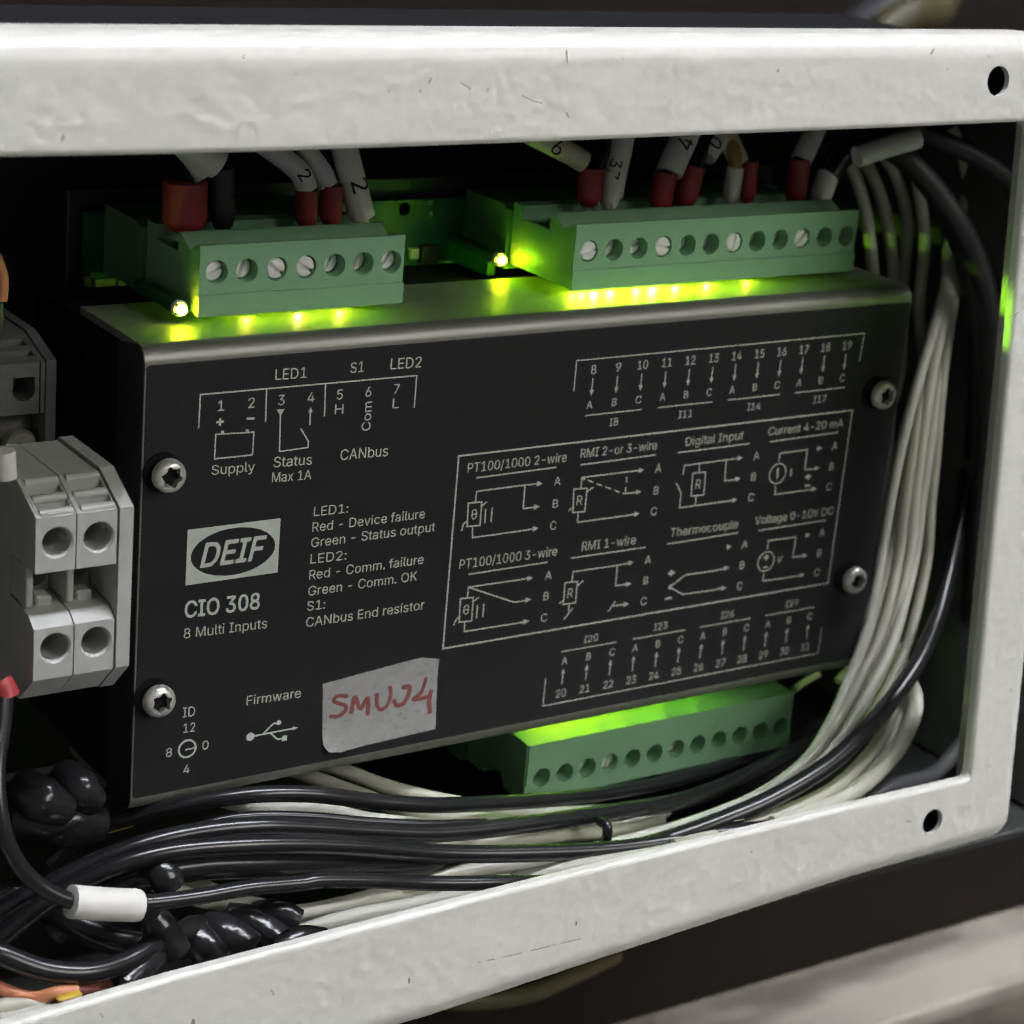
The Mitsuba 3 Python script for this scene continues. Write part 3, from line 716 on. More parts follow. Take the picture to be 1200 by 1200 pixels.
# ================================================================ LIT INDICATORS
def led(name, lab_, p, r=0.8, power=1.0, body=True, axis=(0, -1, 0), group=None, blen=1.2, plate=None):
    k = thing(name, lab_, 'indicator light', group)
    if plate:
        dome = lathe([(1e-4, -0.6 * r)] + [(r * math.cos(t), r * math.sin(t)) for t in np.linspace(-0.6, 1.5, 9)] + [(1e-4, r)], 20)
    else: dome = lathe([(0.0, r), (0.5 * r, 0.87 * r), (0.87 * r, 0.5 * r), (r, 0.0), (0, 0.0)][::-1], 20)
    obj('lens', place_lathe(dome, p, axis), 'led_lens', k, smooth=40, emit=[c * power for c in GREEN])
    if plate:
        obj('base', place_lathe(lathe([(0, 0), (plate, 0), (plate, 0.5), (plate * 0.85, 0.75), (0, 0.75)], 28), np.array(p) + [0, 1.2, 0], [0, -1, 0]), 'sleeve_white', k, smooth=40)  # white disc added behind the lens to catch a green halo
    if body:
        a = np.asarray(axis, float); b = np.array(p) - a * blen; r2 = r * 0.9
        obj('body', cbox(np.minimum(p, b) - r2 * (1 - np.abs(a)) + np.where(a != 0, 0.02, 0), np.maximum(p, b) + r2 * (1 - np.abs(a)) - np.where(a != 0, 0.02, 0), 0.1), 'circuit_green', k, smooth=False)


pl = Xp(588, 305, -2.5)
led('indicator_light', 'bright yellow-green light beside the left end of the twelve-way strip', pl, 0.9, 1.0, blen=3.0, plate=1.3)
obj('light_post', cbox([pl[0] - 0.9, pl[1] + 3, 9.0], [pl[0] + 0.9, 42, pl[2] + 0.8], 0.1), 'circuit_green', mod, smooth=False)
p1 = Xp(213, 363, -70.7)
led('indicator_light', 'bright yellow-green light under the left end of the seven-way strip', p1, 0.9, 1.8, blen=16.0, plate=1.3)
for k, x in enumerate((-58.5, -49.5, -42.0, 3.0, 5.0, 7.5, 11.0, 16.5, 20.0, 25.0, 32.0, 41.0)):
    led('indicator_light', 'yellow-green light hidden under the green strips, glowing on the metal edge', [x, 12.2, ZT + 1.12], 0.40, (12, 26, 14, 12, 20, 50, 36, 30, 58, 30, 22, 9)[k], group='lights under the upper terminal strips')
for k, x in enumerate((3.5, 9.0, 15.0, 22.0, 30.0, 39.0)):
    led('indicator_light', 'yellow-green light hidden under the bottom edge of the module, glowing on the lower strip', [x, 10.5, ZB - 1.0], 0.45, (2.6, 3.2, 3, 2.2, 1.5, 0.6)[k], axis=(0, 0, -1), group='lights under the lower edge of the module')
led('indicator_light', 'yellow-green light behind the right end of the twelve-way strip, glowing on a white wire', [63.0, 22, 12.6], 0.5, 0.07, axis=(1, 0.2, 0))
led('indicator_light', 'yellow-green light under the lower right corner of the module, glowing on the white bundle', [66.0, 9, ZB - 1.6], 0.5, 0.5, axis=(1, 0, 0))
# two short green-lit wire ends right of the lower strip
for (a, b) in (((930, 808), (958, 790)), ((981, 798), (1003, 776))):
    obj('stripped_wire', tube([(*a, 12), ((a[0] + b[0]) / 2, (a[1] + b[1]) / 2 - 1, 13), (*b, 15)], 0.75), 'sleeve_yellow', smooth=50,
        label='short pale wire end right of the lower strip, ' + ('left one of the pair' if a[0] < 950 else 'right one of the pair'), category='wire')

# ================================================================ GREY RAIL TERMINALS ON THE LEFT
def rail_slice(lab_, x0, x1, yf, zt, grp=None, dark=False):
    """one slice of a spring rail terminal; zt = top of the front face"""
    k = thing('rail_terminal', lab_, 'terminal block', grp)
    zb = zt - 24.4
    prof = [(yf, zt - 8.2), (yf, zt), (yf + 7.2, zt + 3.4), (yf + 22, zt + 3.4), (yf + 30, zt - 2), (yf + 30, zb - 2), (yf + 22, zb - 7), (yf + 5, zb - 4.8), (yf, zb), (yf, zt - 16.6), (yf + 2.2, zt - 15.2), (yf + 9.5, zt - 14.6), (yf + 9.5, zt - 8.2)]
    side = prism_x(prof[:3] + [(yf + 9.0, zt + 3.4)] + prof[3:], x0, x0 + 0.75)
    body = prism_x(prof, x0, x1 - 0.12)
    xc = (x0 + x1) / 2 + 0.2
    for zz in (zt - 3.9, zt - 19.8):
        body = body - cyl_y(xc, zz, yf - 1, yf + 16, 2.12, 32) - cyl_y(xc, zz, yf - 0.02, yf + 0.35, 2.4, 32, 2.12)
    # the lever slots of the sloping top
    for (a, b) in ((1.6, 3.1), (4.2, 5.9)):
        body = body - prism_x([(yf + a, zt - 4), (yf + a, zt + 5), (yf + b, zt + 5), (yf + b, zt - 4)], x0 + 0.75, x1 - 0.3)
    body = body - cyl_y(xc + 0.2, zt - 11.6, yf + 5, yf + 22, 2.5, 24)
    obj('housing', body, 'terminal_grey', k, smooth=20)
    for (yy, zz) in ((yf + 1.0, zt + 0.15), (yf + 3.65, zt + 1.35), (yf + 6.6, zt + 2.9)):
        obj('lever', prism_x(arc(yy, zz, 0.72, 0, 330, 12), x0 + 0.8, x1 - 0.35), 'terminal_grey', k, smooth=40)
    obj('catch', cbox([x0 + 2.0, yf + 4.5, zt - 16.2], [x1 - 1.6, yf + 7.5, zt - 13.6], 0.3), 'terminal_grey', k, smooth=False)
    obj('side_web', cbox([x0 + 0.05, yf + 3.2, zt - 14.5], [x0 + 1.1, yf + 9.3, zt - 8.3], 0.2), 'terminal_grey', k, smooth=False)
    return k, prof


YT, ZTT = -14.0, -9.1
rail_slice('grey spring terminal block at the left edge, farther from the black module', -103.0, -96.95, YT, ZTT)
kk, prof = rail_slice('grey spring terminal block next to the end plate, nearer the black module', -96.9, -90.75, YT, ZTT)
ep = [(YT - 0.25, ZTT + 0.2), (YT + 7.2, ZTT + 3.9), (YT + 22, ZTT + 3.9), (YT + 30.5, ZTT - 2), (YT + 30.5, ZTT - 27), (YT + 22, ZTT - 32), (YT + 5, ZTT - 29.4), (YT - 0.25, ZTT - 24.2)]
e = thing('end_plate', 'light grey end plate closing the front pair of terminal blocks', 'end plate')
obj('plate', prism_x(ep, -90.6, -88.5), 'terminal_grey', e, smooth=False)
# the one behind, higher up, its shade put into the plastic colour
def rear_terminal():
    k = thing('rail_terminal', 'grey terminal block with shade put into its colour at the left edge behind the front pair, with a clamp screw', 'terminal block')
    yf, zt, x0, x1 = 18.0, 3.4, -97.5, -88.9
    body = prism_x([(yf, zt - 8.0), (yf, zt), (yf + 8.3, zt + 2.5), (yf + 24, zt + 2.5), (yf + 24, zt - 24), (yf + 5, zt - 24), (yf + 5, zt - 8.0)], x0, x1)
    c = Y(28, 455, yf); q = m3.Manifold.cylinder(9, 1.9, 1.9, 6).rotate([0, 0, 30])
    body = body - (mbox(np.array([c[0] - 1.7, yf - 1, c[2] - 1.2]), np.array([c[0] + 1.7, yf + 7, c[2] + 1.7])) + cyl_y(c[0], c[2] - 0.3, yf - 1, yf + 7, 1.8))
    for (a, b) in ((1.8, 3.4), (4.6, 6.4)):
        body = body - prism_x([(yf + a, zt - 3), (yf + a, zt + 6), (yf + b, zt + 6), (yf + b, zt - 3)], x0 - 1, x1 - 1.1)
    body = body - mbox(np.array([x0 + 0.3, yf - 0.1, zt - 7.6]), np.array([x0 + 0.9, yf + 0.5, zt - 1])) - mbox(np.array([x1 - 0.9, yf - 0.1, zt - 8.6]), np.array([x1 - 0.65, yf + 0.4, zt + 0.5]))
    obj('housing', body, 'terminal_shaded', k, smooth=20)
    obj('end_plate', prism_x([(yf - 0.3, zt - 22), (yf - 0.3, zt + 0.2), (yf + 8.3, zt + 2.8), (yf + 24, zt + 2.8), (yf + 24, zt - 24), (yf + 5, zt - 24)], x1 + 0.1, x1 + 1.7), 'terminal_shaded', k, smooth=False)
    s = Y(27, 522, yf + 2.0)
    sc_ = m3.Manifold.revolve(m3.CrossSection([[[0, -3], [2.3, -3], [2.4, -0.4], [2.0, 0], [0, 0.1]]], m3.FillRule.NonZero), 32) - m3.Manifold.cube([0.5, 7, 1.6], True).rotate([0, 0, -8])
    obj('clamp_screw', place_lathe(mani(sc_), s, [0, -1, 0.05]), 'tin', k, smooth=30)
rear_terminal()
obj('marker_sleeve', tube([(5, 528, -6), (6, 545, -6), (7, 560, -6)], 1.55, n=8), 'sleeve_white', smooth=40, label='short white marker sleeve at the left edge above the front terminal blocks', category='wire marker')
obj('orange_wire', tube([(-6, 300, 20), (2, 325, 20), (1, 352, 20)], 1.0), 'copper_orange', smooth=50, label='orange-brown wire at the left edge above the rear terminal block', category='wire')
obj('grey_wire', tube([(-2, 355, 22), (-1, 385, 22), (-4, 400, 22)], 0.7), 'cable_grey', smooth=50, label='thin grey wire at the left edge under the orange-brown wire', category='wire')


# ================================================================ WIRES INTO THE UPPER STRIPS
def wrap_text(s, q, r, h, along, around, flip=False):
    """lettering bent round a sleeve of radius r with centre line q, facing the camera"""
    v, f = glyphs(s); v = v.copy()
    i = int(np.clip(round(along * (len(q) - 1)), 1, len(q) - 2)); c = q[i]
    ax = q[i + 1] - q[i - 1]; ax /= np.linalg.norm(ax)
    view = C - c; n = view - ax * (view @ ax); n /= np.linalg.norm(n); b = np.cross(n, ax)
    u = (v[:, 0] - (v[:, 0].min() + v[:, 0].max()) / 2) * h; w = (v[:, 1] - 0.5) * h
    if flip: u, w = -u, -w
    th = (w + around) / r; rr = r + 0.02 + 0.10 * (v[:, 2] > 0.5)
    return tm(c + np.outer(u, ax) + rr[:, None] * (np.cos(th)[:, None] * n + np.sin(th)[:, None] * b), f)


def lead(lab_, ferrule, r, colour, y=20.5, wire=None, wr=0.9, wcol='cable_black', sleeve=None, scol='sleeve_white', sr=1.7, s=None, taper=True):
    """one wire end: ferrule from its top picture point to its foot, wire going up behind the frame, marker sleeve"""
    k = thing('terminal_wire', lab_, 'wire')
    if ferrule:
        (ax_, ay_), (bx_, by_) = ferrule
        A, B = Y(ax_, ay_, y), Y(bx_, by_, y); d = (B - A) / np.linalg.norm(B - A)
        p = np.array([A, A + d * 0.15, A + (B - A) * 0.72, A + (B - A) * 0.86, B, B + d * 0.3])
        obj('ferrule', tube_pts(np.vstack([A - d * 0.01, p]), np.array([0.8 * r, r * 0.97, r, r, r * 0.93, r * 0.66, r * 0.5]), 22), colour, k, smooth=40)
        obj('pin', tube_pts(np.array([B, B + d * 1.5, B + d * 3.0]), 0.6, 12), 'tin', k, smooth=50)
    if wire:
        obj('insulation', tube([(a, b, c) for a, b, c in wire], wr), wcol, k, smooth=50)
    if sleeve:
        q = path(sleeve, 16); obj('marker_sleeve', tube_pts(q, sr, 22), scol, k, smooth=40)
        if s:
            t, h, along, around, flip = s
            obj('marker_print', wrap_text(t, q, sr, h, along, around, flip), 'black_ink', k, smooth=False)
    return k


lead('thick red twin ferrule at the left end of the seven-way strip', ((217, 212), (216, 269)), 3.5, 'ferrule_red', 20.5, [(217, 214, 20.5), (224, 190, 22), (215, 165, 24), (205, 120, 28)], 1.4, 'cable_black',
     [(243, 207, 19.0), (232, 188, 20), (216, 168, 21), (200, 140, 23)], 'sleeve_white', 2.1)
lead('black ferrule beside the thick red ferrule on the seven-way strip', ((258, 196), (261, 266)), 2.15, 'black_plastic', 20.5, [(258, 200, 20.5), (252, 175, 23), (240, 130, 27)], 1.5, 'cable_black',
     [(256, 192, 18.5), (238, 180, 19), (222, 170, 20), (200, 150, 22)], 'sleeve_white', 2.5)
lead('left one of two slim red ferrules in the middle of the seven-way strip', ((360, 222), (358, 264)), 1.85, 'ferrule_red', 20.5, [(360, 226, 20.5), (350, 200, 21), (320, 178, 23), (280, 140, 27)], 1.0, 'cable_black',
     [(360, 222, 20.5), (352, 203, 20.8), (332, 185, 22), (300, 163, 24)], 'sleeve_white', 1.75, ('2', 2.2, 0.25, -0.5, True))
lead('right one of two slim red ferrules in the middle of the seven-way strip', ((389, 217), (387, 262)), 1.85, 'ferrule_red', 20.5, [(389, 220, 20.5), (384, 200, 21.5), (365, 170, 23), (330, 130, 27)], 1.0, 'cable_black',
     [(385, 218, 20.8), (378, 202, 21.4), (366, 184, 22.4), (345, 155, 24)], 'sleeve_white', 1.6)
lead('white marker sleeve with a black figure standing right of the two red ferrules', None, 1.5, 'ferrule_red', 20.5, [(427, 266, 20.5), (420, 240, 20.5), (408, 190, 21), (400, 140, 24)], 1.0, 'wire_white',
     [(424, 254, 20.5), (416, 222, 20.6), (408, 192, 21), (398, 150, 23)], 'sleeve_white', 2.2, ('2', 3.2, 0.42, -1.2, True))
# twelve-way strip
lead('red ferrule at the left end of the twelve-way strip', ((693, 196), (689, 240)), 2.15, 'ferrule_red', 20.5, [(693, 198, 20.5), (703, 180, 22), (706, 150, 25), (700, 120, 28)], 1.6, 'cable_black',
     [(684, 190, 20.5), (668, 180, 21.0), (650, 171, 22), (620, 156, 24)], 'sleeve_yellow', 1.9, ('6', 2.6, 0.60, 0.0, True))
lead('white marker sleeve reading 37 beside the first red ferrule of the twelve-way strip', ((718, 200), (714, 246)), 1.75, 'sleeve_white', 20.5, [(719, 215, 20.5), (724, 190, 21), (732, 150, 23), (736, 120, 26)], 1.1, 'wire_white',
     [(717, 230, 20.4), (721, 205, 20.5), (727, 178, 21), (732, 150, 22.5)], 'sleeve_white', 2.0, ('37', 2.1, 0.40, 0.3, True))
lead('red ferrule under the white sleeve marked with a four, left one of a leaning pair', ((780, 202), (771, 244)), 2.2, 'ferrule_red', 20.5, [(780, 204, 20.5), (790, 180, 21.5), (806, 145, 24)], 1.2, 'cable_black',
     [(784, 203, 20.5), (791, 186, 21), (800, 166, 21.8), (810, 140, 23)], 'sleeve_white', 2.45, ('4', 2.9, 0.50, -0.6, False))
lead('red ferrule under the white sleeve marked with a zero, right one of a leaning pair', ((813, 194), (800, 241)), 2.2, 'ferrule_red', 21.5, [(814, 196, 21.5), (822, 176, 22.5), (842, 140, 26)], 1.5, 'cable_black',
     [(826, 183, 22.5), (834, 172, 23), (844, 160, 24), (856, 142, 25.5)], 'sleeve_white', 2.05, ('0', 2.7, 0.30, 0.0, False))
lead('white ferrule with a yellowish sleeve right of the leaning red pair', ((862, 196), (856, 236)), 1.55, 'sleeve_white', 20.5, [(862, 198, 20.5), (860, 178, 21), (850, 150, 24)], 1.3, 'ochre_wire',
     [(866, 190, 21.5), (858, 172, 22.2), (848, 152, 24)], 'sleeve_yellow', 1.9)
lead('slim red ferrule right of the white ferrule', ((879, 188), (875, 236)), 1.6, 'ferrule_red', 21.0, [(879, 190, 21), (876, 170, 22.5), (866, 140, 26)], 1.2, 'cable_black')
lead('red ferrule near the right end of the twelve-way strip', ((937, 186), (931, 236)), 2.05, 'ferrule_red', 20.5, [(937, 188, 20.5), (944, 172, 22), (958, 140, 26)], 1.2, 'cable_black',
     [(938, 189, 20.8), (946, 172, 21.6), (956, 150, 23), (966, 120, 26)], 'sleeve_white', 2.0)
lead('white ferrule on a thick black wire at the right end of the twelve-way strip', ((973, 198), (960, 236)), 2.1, 'sleeve_white', 20.5, [(970, 206, 20.5), (982, 186, 21), (1004, 170, 22), (1040, 150, 25)], 2.5, 'cable_black')

# ================================================================ CABLES
cable = lambda name, lab_, pts, r, m='cable_black', **k: obj(name, tube(pts, r, sides=20, n=k.pop('n', None)), m, smooth=50, label=lab_, category='cable', **k)
cable('black_cable', 'black cable highest under the module, passing in front of the lower green strip', [(60, 1010, 10), (110, 972, 6), (160, 956, 2), (233, 940, -3), (300, 931, -6), (367, 931, -7), (435, 939, -7), (502, 943.5, -7), (560, 942, -6), (655, 936, -4), (722, 928, -2), (790, 914, 0), (840, 900, 4), (900, 876, 10), (960, 846, 18)], 1.35)
cable('black_cable', 'shiny black cable second from the top under the module, curving up to the right', [(-20, 1085, -4), (30, 1050, -6), (60, 1036, -7), (100, 1016, -8), (167, 990, -10), (233, 975, -11), (300, 968.5, -12), (367, 970, -12), (435, 974, -12), (520, 976, -12), (632, 964, -11), (722, 951, -9), (790, 940, -7), (840, 924, -4), (907, 893, 0), (960, 862, 6)], 1.55)
cable('black_cable', 'thin black wire lying just above the second black cable', [(150, 1010, -1), (200, 985, -4), (250, 963, -6), (300, 956, -7), (367, 957, -8), (435, 963, -9), (500, 966, -10), (570, 964, -10)], 0.75)
cable('black_cable', 'black cable third from the top, running behind the bottom rail at the right', [(-20, 1118, -10), (50, 1060, -12), (100, 1030, -14), (150, 1010, -16), (200, 998, -17), (292, 990.5, -18), (400, 991, -18), (520, 1000, -18), (620, 1000, -19), (722, 995, -20), (790, 986, -21), (840, 978, -23), (890, 972, -26), (940, 968, -28), (1000, 962, -28)], 1.5)
cable('black_cable', 'thick black cable in shadow between the third cable and the sleeved wire', [(60, 1090, -4), (110, 1052, -6), (160, 1028, -8), (230, 1014, -9), (300, 1011, -10), (400, 1010, -10), (500, 1010, -9), (590, 1000, -4), (680, 978, 4), (760, 952, 10), (850, 915, 16), (930, 870, 24)], 2.55)
sw = thing('sleeved_wire', 'black wire hanging from the terminal blocks and running right, with a white sleeve', 'wire')
D = [(6, 812, -13), (3, 850, -16), (-4, 905, -20), (2, 965, -23), (14, 1000, -24), (40, 1033, -25), (80, 1055, -26), (122, 1060, -26), (166, 1058.5, -26), (227, 1051.5, -26), (292, 1040.5, -26), (357, 1034.5, -26), (367, 1032.5, -26), (435, 1032, -26), (502, 1035, -26), (587, 1034.5, -27), (655, 1033, -27), (740, 1024, -27)]
obj('insulation', tube(D, 1.22, sides=20, n=200), 'cable_black', sw, smooth=50)
q = path([(83, 1056.5, -26), (122, 1059.5, -26), (163, 1061, -26)], 12)
obj('marker_sleeve', tube_pts(np.vstack([2 * q[:1] - q[1:2] * 1.0 + (q[1:2] - q[:1]) * 0.8, q]), np.r_[2.0, np.full(11, 2.42), 2.3], 26), 'sleeve_white', sw, smooth=40)
obj('ferrule', tube([(0, 800, -12), (4, 806, -12.5), (9, 818, -13.2)], 1.8, n=8), 'ferrule_red', sw, smooth=40)
cable('black_cable', 'black cable looping along the bottom left corner', [(-20, 1112, -24), (0, 1118, -25), (50, 1136, -27), (100, 1140, -28), (140, 1130, -27), (175, 1112, -25), (215, 1090, -20), (250, 1080, -14)], 1.6)
cable('dark_cable', 'dark cable crossing the lower left corner behind the sleeved wire', [(-20, 1060, 0), (20, 1048, 0), (60, 1062, -4), (110, 1092, -10), (170, 1108, -14), (230, 1105, -12)], 2.4)
# right side, black
cable('black_cable', 'thick black cable from the top of the bundle down along the right of the cabinet', [(960, 150, 30), (1010, 160, 22), (1060, 185, 14), (1108, 240, 10), (1138, 290, 8), (1156, 345, 6), (1166, 410, 4), (1163, 480, 4), (1155, 560, 4), (1146, 640, 5), (1138, 720, 8), (1130, 800, 12), (1122, 880, 16), (1112, 950, 20)], 2.3, 'cable_matt')
cable('black_cable', 'second thick black cable beside the first along the right of the cabinet', [(1000, 140, 36), (1050, 165, 26), (1090, 215, 19), (1122, 275, 16), (1140, 340, 14), (1148, 420, 13), (1143, 520, 14), (1134, 620, 16), (1124, 720, 20), (1112, 840, 24), (1098, 930, 28)], 2.2, 'cable_matt')
cable('black_cable', 'black cable crossing the top right corner down behind the frame', [(1060, 140, 16), (1087, 158, 14), (1144, 183, 10), (1180, 210, 6), (1200, 245, 2), (1212, 300, 0)], 1.9, 'cable_matt')
cable('black_cable', 'black cable between the two white wire bundles at the lower right', [(1138, 520, 18), (1128, 600, 10), (1113, 670, 4), (1096, 730, -2), (1072, 782, -8), (1042, 824, -12), (1015, 855, -17), (975, 893, -20), (907, 935, -22), (850, 960, -22), (780, 985, -20), (700, 1006, -16)], 1.7)
cable('grey_cable', 'dark grey cable curving along the inner right corner of the frame', [(1010, 945, -10), (1046, 922, -8), (1092, 908, -6), (1117, 884, -4), (1133, 858, -2), (1142, 810, 2), (1150, 740, 8)], 1.6, 'cable_grey')
# white wires: four behind the module's upper right corner
G = 'white wires behind the upper right corner of the module'
W = lambda lab_, pts, r=1.25, m=None, group=None, n=None: obj('white_wire', tube(pts, r, sides=16, n=n), m or ('wire_white', 'wire_beige', 'wire_grey')[len(scene) % 3], smooth=50, label=lab_, category='wire', group=group)
W('white wire nearest the twelve-way strip, lit green on its left side', [(985, 172, 34), (1000, 200, 33), (1013, 240, 32), (1020, 285, 31), (1023, 325, 31), (1022, 420, 32), (1010, 700, 34)])
W('second white wire right of the twelve-way strip', [(995, 165, 35), (1016, 194, 34), (1032, 230, 33), (1042, 275, 32), (1047, 325, 32), (1046, 420, 33), (1030, 700, 35)])
W('third white wire right of the twelve-way strip', [(1015, 165, 37), (1041, 190, 36), (1058, 230, 35), (1063, 266, 35), (1059, 324, 35), (1056, 420, 36), (1045, 700, 38)])
W('fourth white wire right of the twelve-way strip, beside the black cable', [(1050, 165, 34), (1071, 198, 32), (1079, 237, 30), (1084, 280, 28), (1079, 335, 26), (1077, 370, 25), (1083, 420, 20), (1078, 480, 16), (1068, 540, 12)])
sl = path([(1004, 184, 9), (1040, 172, 8), (1075, 162, 7)], 10)
obj('marker_sleeve', tube_pts(sl, 1.95, 24), 'sleeve_white', smooth=40, label='blank white marker sleeve tilted at the top right above the white wires', category='wire marker')
W('left one of two white wires at the top right behind the black cables', [(1115, 150, 30), (1128, 180, 28), (1134, 215, 27), (1137, 245, 26), (1128, 290, 25), (1118, 320, 20)])
W('right one of two white wires at the top right behind the black cables', [(1130, 150, 32), (1145, 190, 30), (1148, 228, 28), (1143, 258, 27), (1134, 300, 26), (1120, 340, 20)])
# main bundle
cen = [(1146, 140, 36, 7), (1143, 185, 32, 8), (1138, 230, 29, 9), (1126, 265, 26, 8), (1117, 292, 24, 7), (1115, 330, 20, 7), (1106, 375, 16, 9), (1096, 420, 13, 12), (1086, 470, 10, 16), (1076, 530, 8, 21), (1067, 590, 7, 24), (1060, 650, 6, 27), (1050, 700, 3, 27), (1037, 750, 0, 27), (1014, 805, -4, 26), (992, 845, -8, 22), (955, 893, -10, 14), (900, 932, -12, 9), (830, 962, -12, 8), (760, 985, -10, 10), (690, 1004, -8, 13), (600, 1026, -6, 16), (500, 1052, -6, 18), (400, 1084, -7, 19), (330, 1104, -7, 19)]
rnd = random.Random(4)
cp = np.array([c[:2] for c in cen], float); tg = np.gradient(cp, axis=0); tg /= np.linalg.norm(tg, axis=1, keepdims=True); nr = np.c_[-tg[:, 1], tg[:, 0]]
for w in range(8):
    ph, fq = rnd.uniform(0, 6.28), rnd.uniform(0.3, 0.5); base = (-0.85 + 0.425 * w) if w < 5 else (-0.6 + 0.6 * (w - 5)); pts = []
    for i, (cx_, cy_, cd, hw) in enumerate(cen):
        off = max(-1, min(1, base + 0.20 * math.sin(ph + fq * i))); dep = cd + (0.8 * math.cos(ph * 1.7 + fq * i) + (-1.6 if w < 5 else 2.2))
        pts.append((cx_ + nr[i, 0] * off * hw, cy_ + nr[i, 1] * off * hw, dep))
    if w in (0, 3): pts = pts[1:]
    W('off-white wire in the bundle curving down the right of the module and left under it', pts, 1.02 + 0.05 * (w % 3), group='wires of the main white bundle', n=220)
W('outer white wire below the black cable at the lower right', [(1040, 740, 10), (1060, 785, 2), (1073, 818, -6), (1066, 852, -14), (1050, 882, -18), (1010, 922, -22), (968, 946, -24), (905, 966, -25)], 1.45)
W('inner white wire below the black cable at the lower right', [(1045, 770, 6), (1046, 820, -4), (1036, 858, -12), (1012, 892, -16), (975, 925, -20), (925, 950, -22), (860, 972, -23), (790, 993, -23)], 1.35)
W('third white wire below the black cable, hugging the bottom rail', [(1050, 775, 8), (1058, 830, -4), (1045, 870, -13), (1022, 905, -18), (985, 932, -21), (940, 952, -23)], 1.2)
# white wires lying under the module at the left
W('upper one of two pale wires slanting down from under the sticker', [(330, 880, 20), (365, 890, 16), (400, 902, 12), (450, 921, 6), (500, 934, 2), (560, 945, 0), (640, 953, 1), (720, 950, 4)], 1.3)
W('lower one of two pale wires slanting down from under the sticker', [(300, 885, 20), (340, 901, 15), (380, 916, 10), (430, 934, 4), (490, 954, -1), (560, 960, -3), (640, 966, -3), (720, 960, 0)], 1.3)
W('pale wire between the upper black cables', [(250, 935, 6), (310, 948, 1), (370, 948, -1), (430, 960, -3), (500, 968, -5), (580, 978, -6), (650, 980, -6), (740, 968, -4), (780, 950, 0)], 1.3)
W('pale wire just under the second black cable', [(420, 984, -4), (500, 988, -6), (580, 986, -8), (660, 978, -8), (730, 972, -7), (775, 962, -5)], 1.2)
W('pale wire under the third black cable, rising to the right', [(470, 1040, -10), (540, 1022, -12), (600, 1014, -14), (680, 1008, -16), (740, 1002, -18), (820, 988, -20)], 1.3)
W('pale pinkish wire along the rail under the third black cable', [(600, 1032, -18), (650, 1020, -20), (700, 1012, -22), (760, 1002, -23), (830, 988, -24)], 1.3)
W('pale wire above the black lumps at the lower left, lower edge', [(180, 1035, -6), (240, 1055, -8), (290, 1060, -9), (340, 1070, -10), (400, 1060, -10), (450, 1048, -10), (520, 1044, -10), (600, 1032, -12)], 1.35)
W('pale wire curving under the sleeved wire at the lower left', [(220, 1030, 0), (270, 1052, -6), (330, 1066, -8), (380, 1072, -10), (450, 1066, -12), (530, 1052, -14), (600, 1040, -16)], 1.25)
W('pale wire lowest along the bottom rail', [(330, 1100, -16), (400, 1078, -18), (470, 1064, -20), (540, 1050, -22), (620, 1038, -24)], 1.4)
obj('cable_tie', tube([(703, 962, -12), (711, 968, -14), (711, 982, -14), (705, 990, -11)], 0.9, n=16), 'cable_black', smooth=50, label='black tie round the pale wires below the lower strip', category='cable tie')

# ================================================================ LOWER LEFT CORNER: taped black lumps and small coloured ends
def lump(lab_, pts, r, seed, name='taped_cable_end', cat_='cable end'):
    p = path(pts, 40); n = len(p); t = np.linspace(0, 1, n)
    rr = np.array(r) if np.ndim(r) else r
    prof = np.interp(t, np.linspace(0, 1, len(r)), r) if np.ndim(r) else np.full(n, r)
    prof = prof * np.minimum(1, np.sqrt(np.clip(np.minimum(t, 1 - t) * 45, 0.2, 1)))
    obj(name, tube_pts(p, prof, 30, wob=0.05, seed=seed), 'tape_black', smooth=70, label=lab_, category=cat_)


LUMPS = [('leftmost black shrink-sleeved end against the bottom rail', [(140, 1160, -28), (175, 1120, -24), (196, 1092, -20)], 2.4, 3), ('black shrink-sleeved end just below the right end of the white sleeve', [(176, 1070, -22), (190, 1092, -23), (206, 1118, -24)], 2.5, 8),
         ('black shrink-sleeved end between the pair below the sleeved wire', [(212, 1085, -16), (232, 1102, -19), (256, 1128, -22)], 2.7, 13), ('thick black shrink-sleeved end lying along the bottom rail in the middle of the group', [(228, 1082, -14), (258, 1092, -18), (296, 1116, -22)], 2.9, 17),
         ('black shrink-sleeved end behind the middle of the group', [(262, 1072, -12), (300, 1084, -15), (330, 1106, -19)], 2.6, 23), ('upper right black shrink-sleeved end beside the pale wires', [(296, 1070, -12), (326, 1070, -15), (350, 1082, -17)], 2.2, 29),
         ('rightmost small black shrink-sleeved end against the bottom rail', [(320, 1112, -25), (350, 1100, -25), (380, 1101, -24)], 1.9, 37), ('glossy black stub just right of the white sleeve above the wire', [(172, 1014, -14), (190, 1022, -17), (200, 1042, -18)], 2.3, 21)]
for lab_, pts_, r_, sd in LUMPS:
    lump(lab_, pts_, [r_ * 0.8, r_, r_ * 1.05, r_], sd, 'shrink_sleeve')
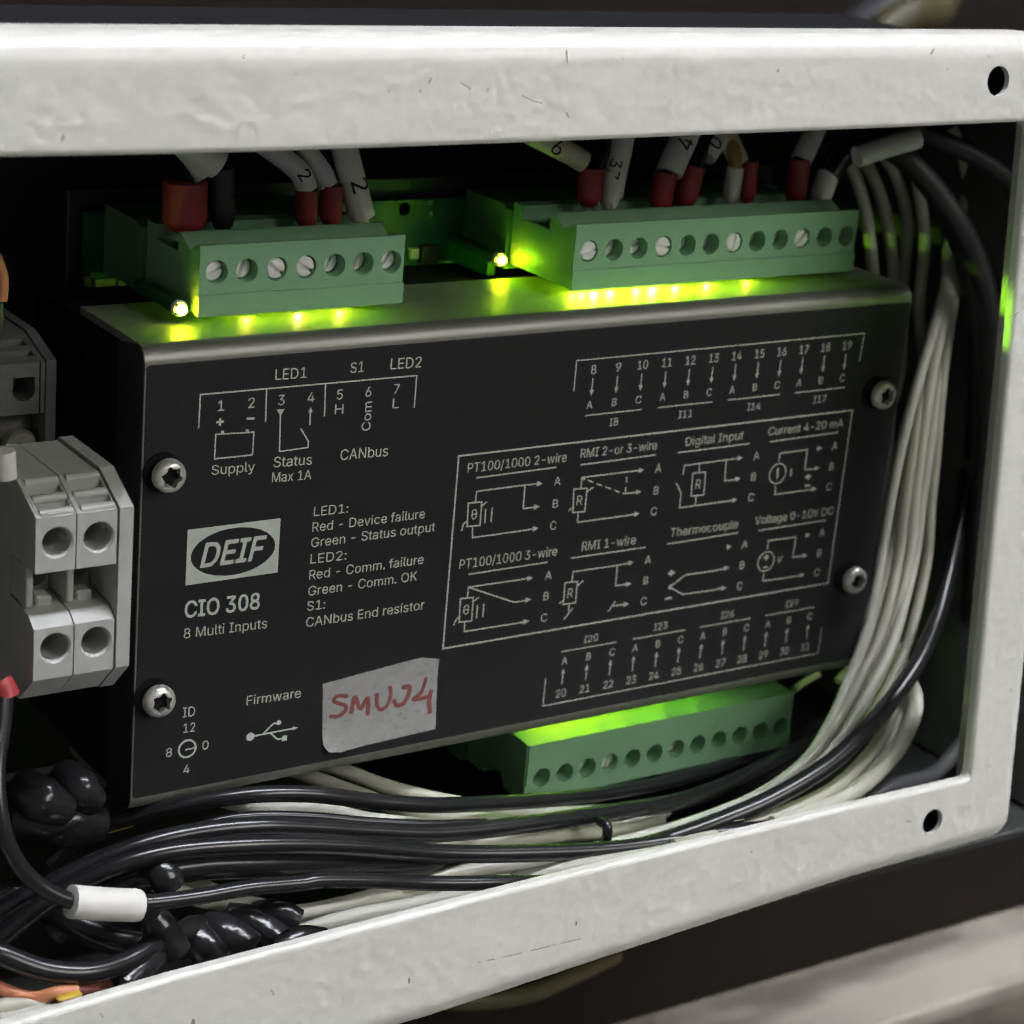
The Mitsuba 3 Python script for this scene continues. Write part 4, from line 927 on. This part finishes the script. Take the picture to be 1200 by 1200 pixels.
lump('right one of two glossy black rounded ends below the left terminal blocks', [(70, 905, 2), (92, 925, -2), (112, 942, -2)], [2.6, 3.4, 2.2], 31)
lump('left one of two glossy black rounded ends below the left terminal blocks', [(25, 915, 0), (45, 935, -4), (78, 952, -4)], [2.4, 3.6, 2.4], 43)
lump('large dark wrapped cable under the two rounded ends', [(20, 960, 8), (70, 962, 4), (120, 965, 4)], [3.6, 4.4, 3.0], 47)
obj('yellow_tag', tube([(118, 969, 12), (136, 965, 12), (152, 960, 13)], 1.3, n=8), 'yellow_plastic', smooth=40, label='dull yellow end under the lower left corner of the module', category='wire end')
ow = thing('orange_wire', 'orange wire with a yellow sleeve in the bottom left corner', 'wire')
obj('insulation', tube([(-20, 1148, -24), (10, 1162, -26), (40, 1169, -28), (66, 1163, -29), (90, 1160, -29)], 0.95), 'copper_orange', ow, smooth=50)
obj('sleeve', cbox(Y(68, 1177, -31), Y(87, 1150, -27.5), 0.4), 'yellow_plastic', ow, smooth=False)
obj('tail', tube([(84, 1163, -29), (110, 1158, -28), (130, 1154, -26), (150, 1146, -22)], 1.0), 'brown_wire', ow, smooth=50)
W('grey-white flat cable in the bottom left corner under the orange wire', [(-30, 1190, -26), (10, 1180, -27), (45, 1176, -28), (75, 1182, -27)], 1.5)
W('second grey-white cable at the very bottom left corner', [(-30, 1205, -28), (10, 1196, -29), (50, 1188, -30), (80, 1186, -29)], 1.3)
# blurred things outside the frame
obj('yellow_cable', tube([(500, 1172, 45), (570, 1172, 44), (620, 1164, 46), (660, 1148, 52), (720, 1120, 66)], 2.0), 'olive_cable', smooth=50, label='blurred yellowish cable seen below the bottom rail', category='cable')
obj('yellow_cable', tube([(1030, 40, 330), (1065, 16, 330), (1098, 10, 335), (1115, -40, 340)], 7.0), 'olive_cable', smooth=50, label='blurred yellow-brown cable above the top rail at the right', category='cable')
obj('grey_conduit', tube([(990, 60, 340), (1040, 14, 345), (1075, -30, 350)], 10.0), 'cable_grey', smooth=50, label='blurred grey conduit above the top rail, left of the yellow-brown cable', category='conduit')
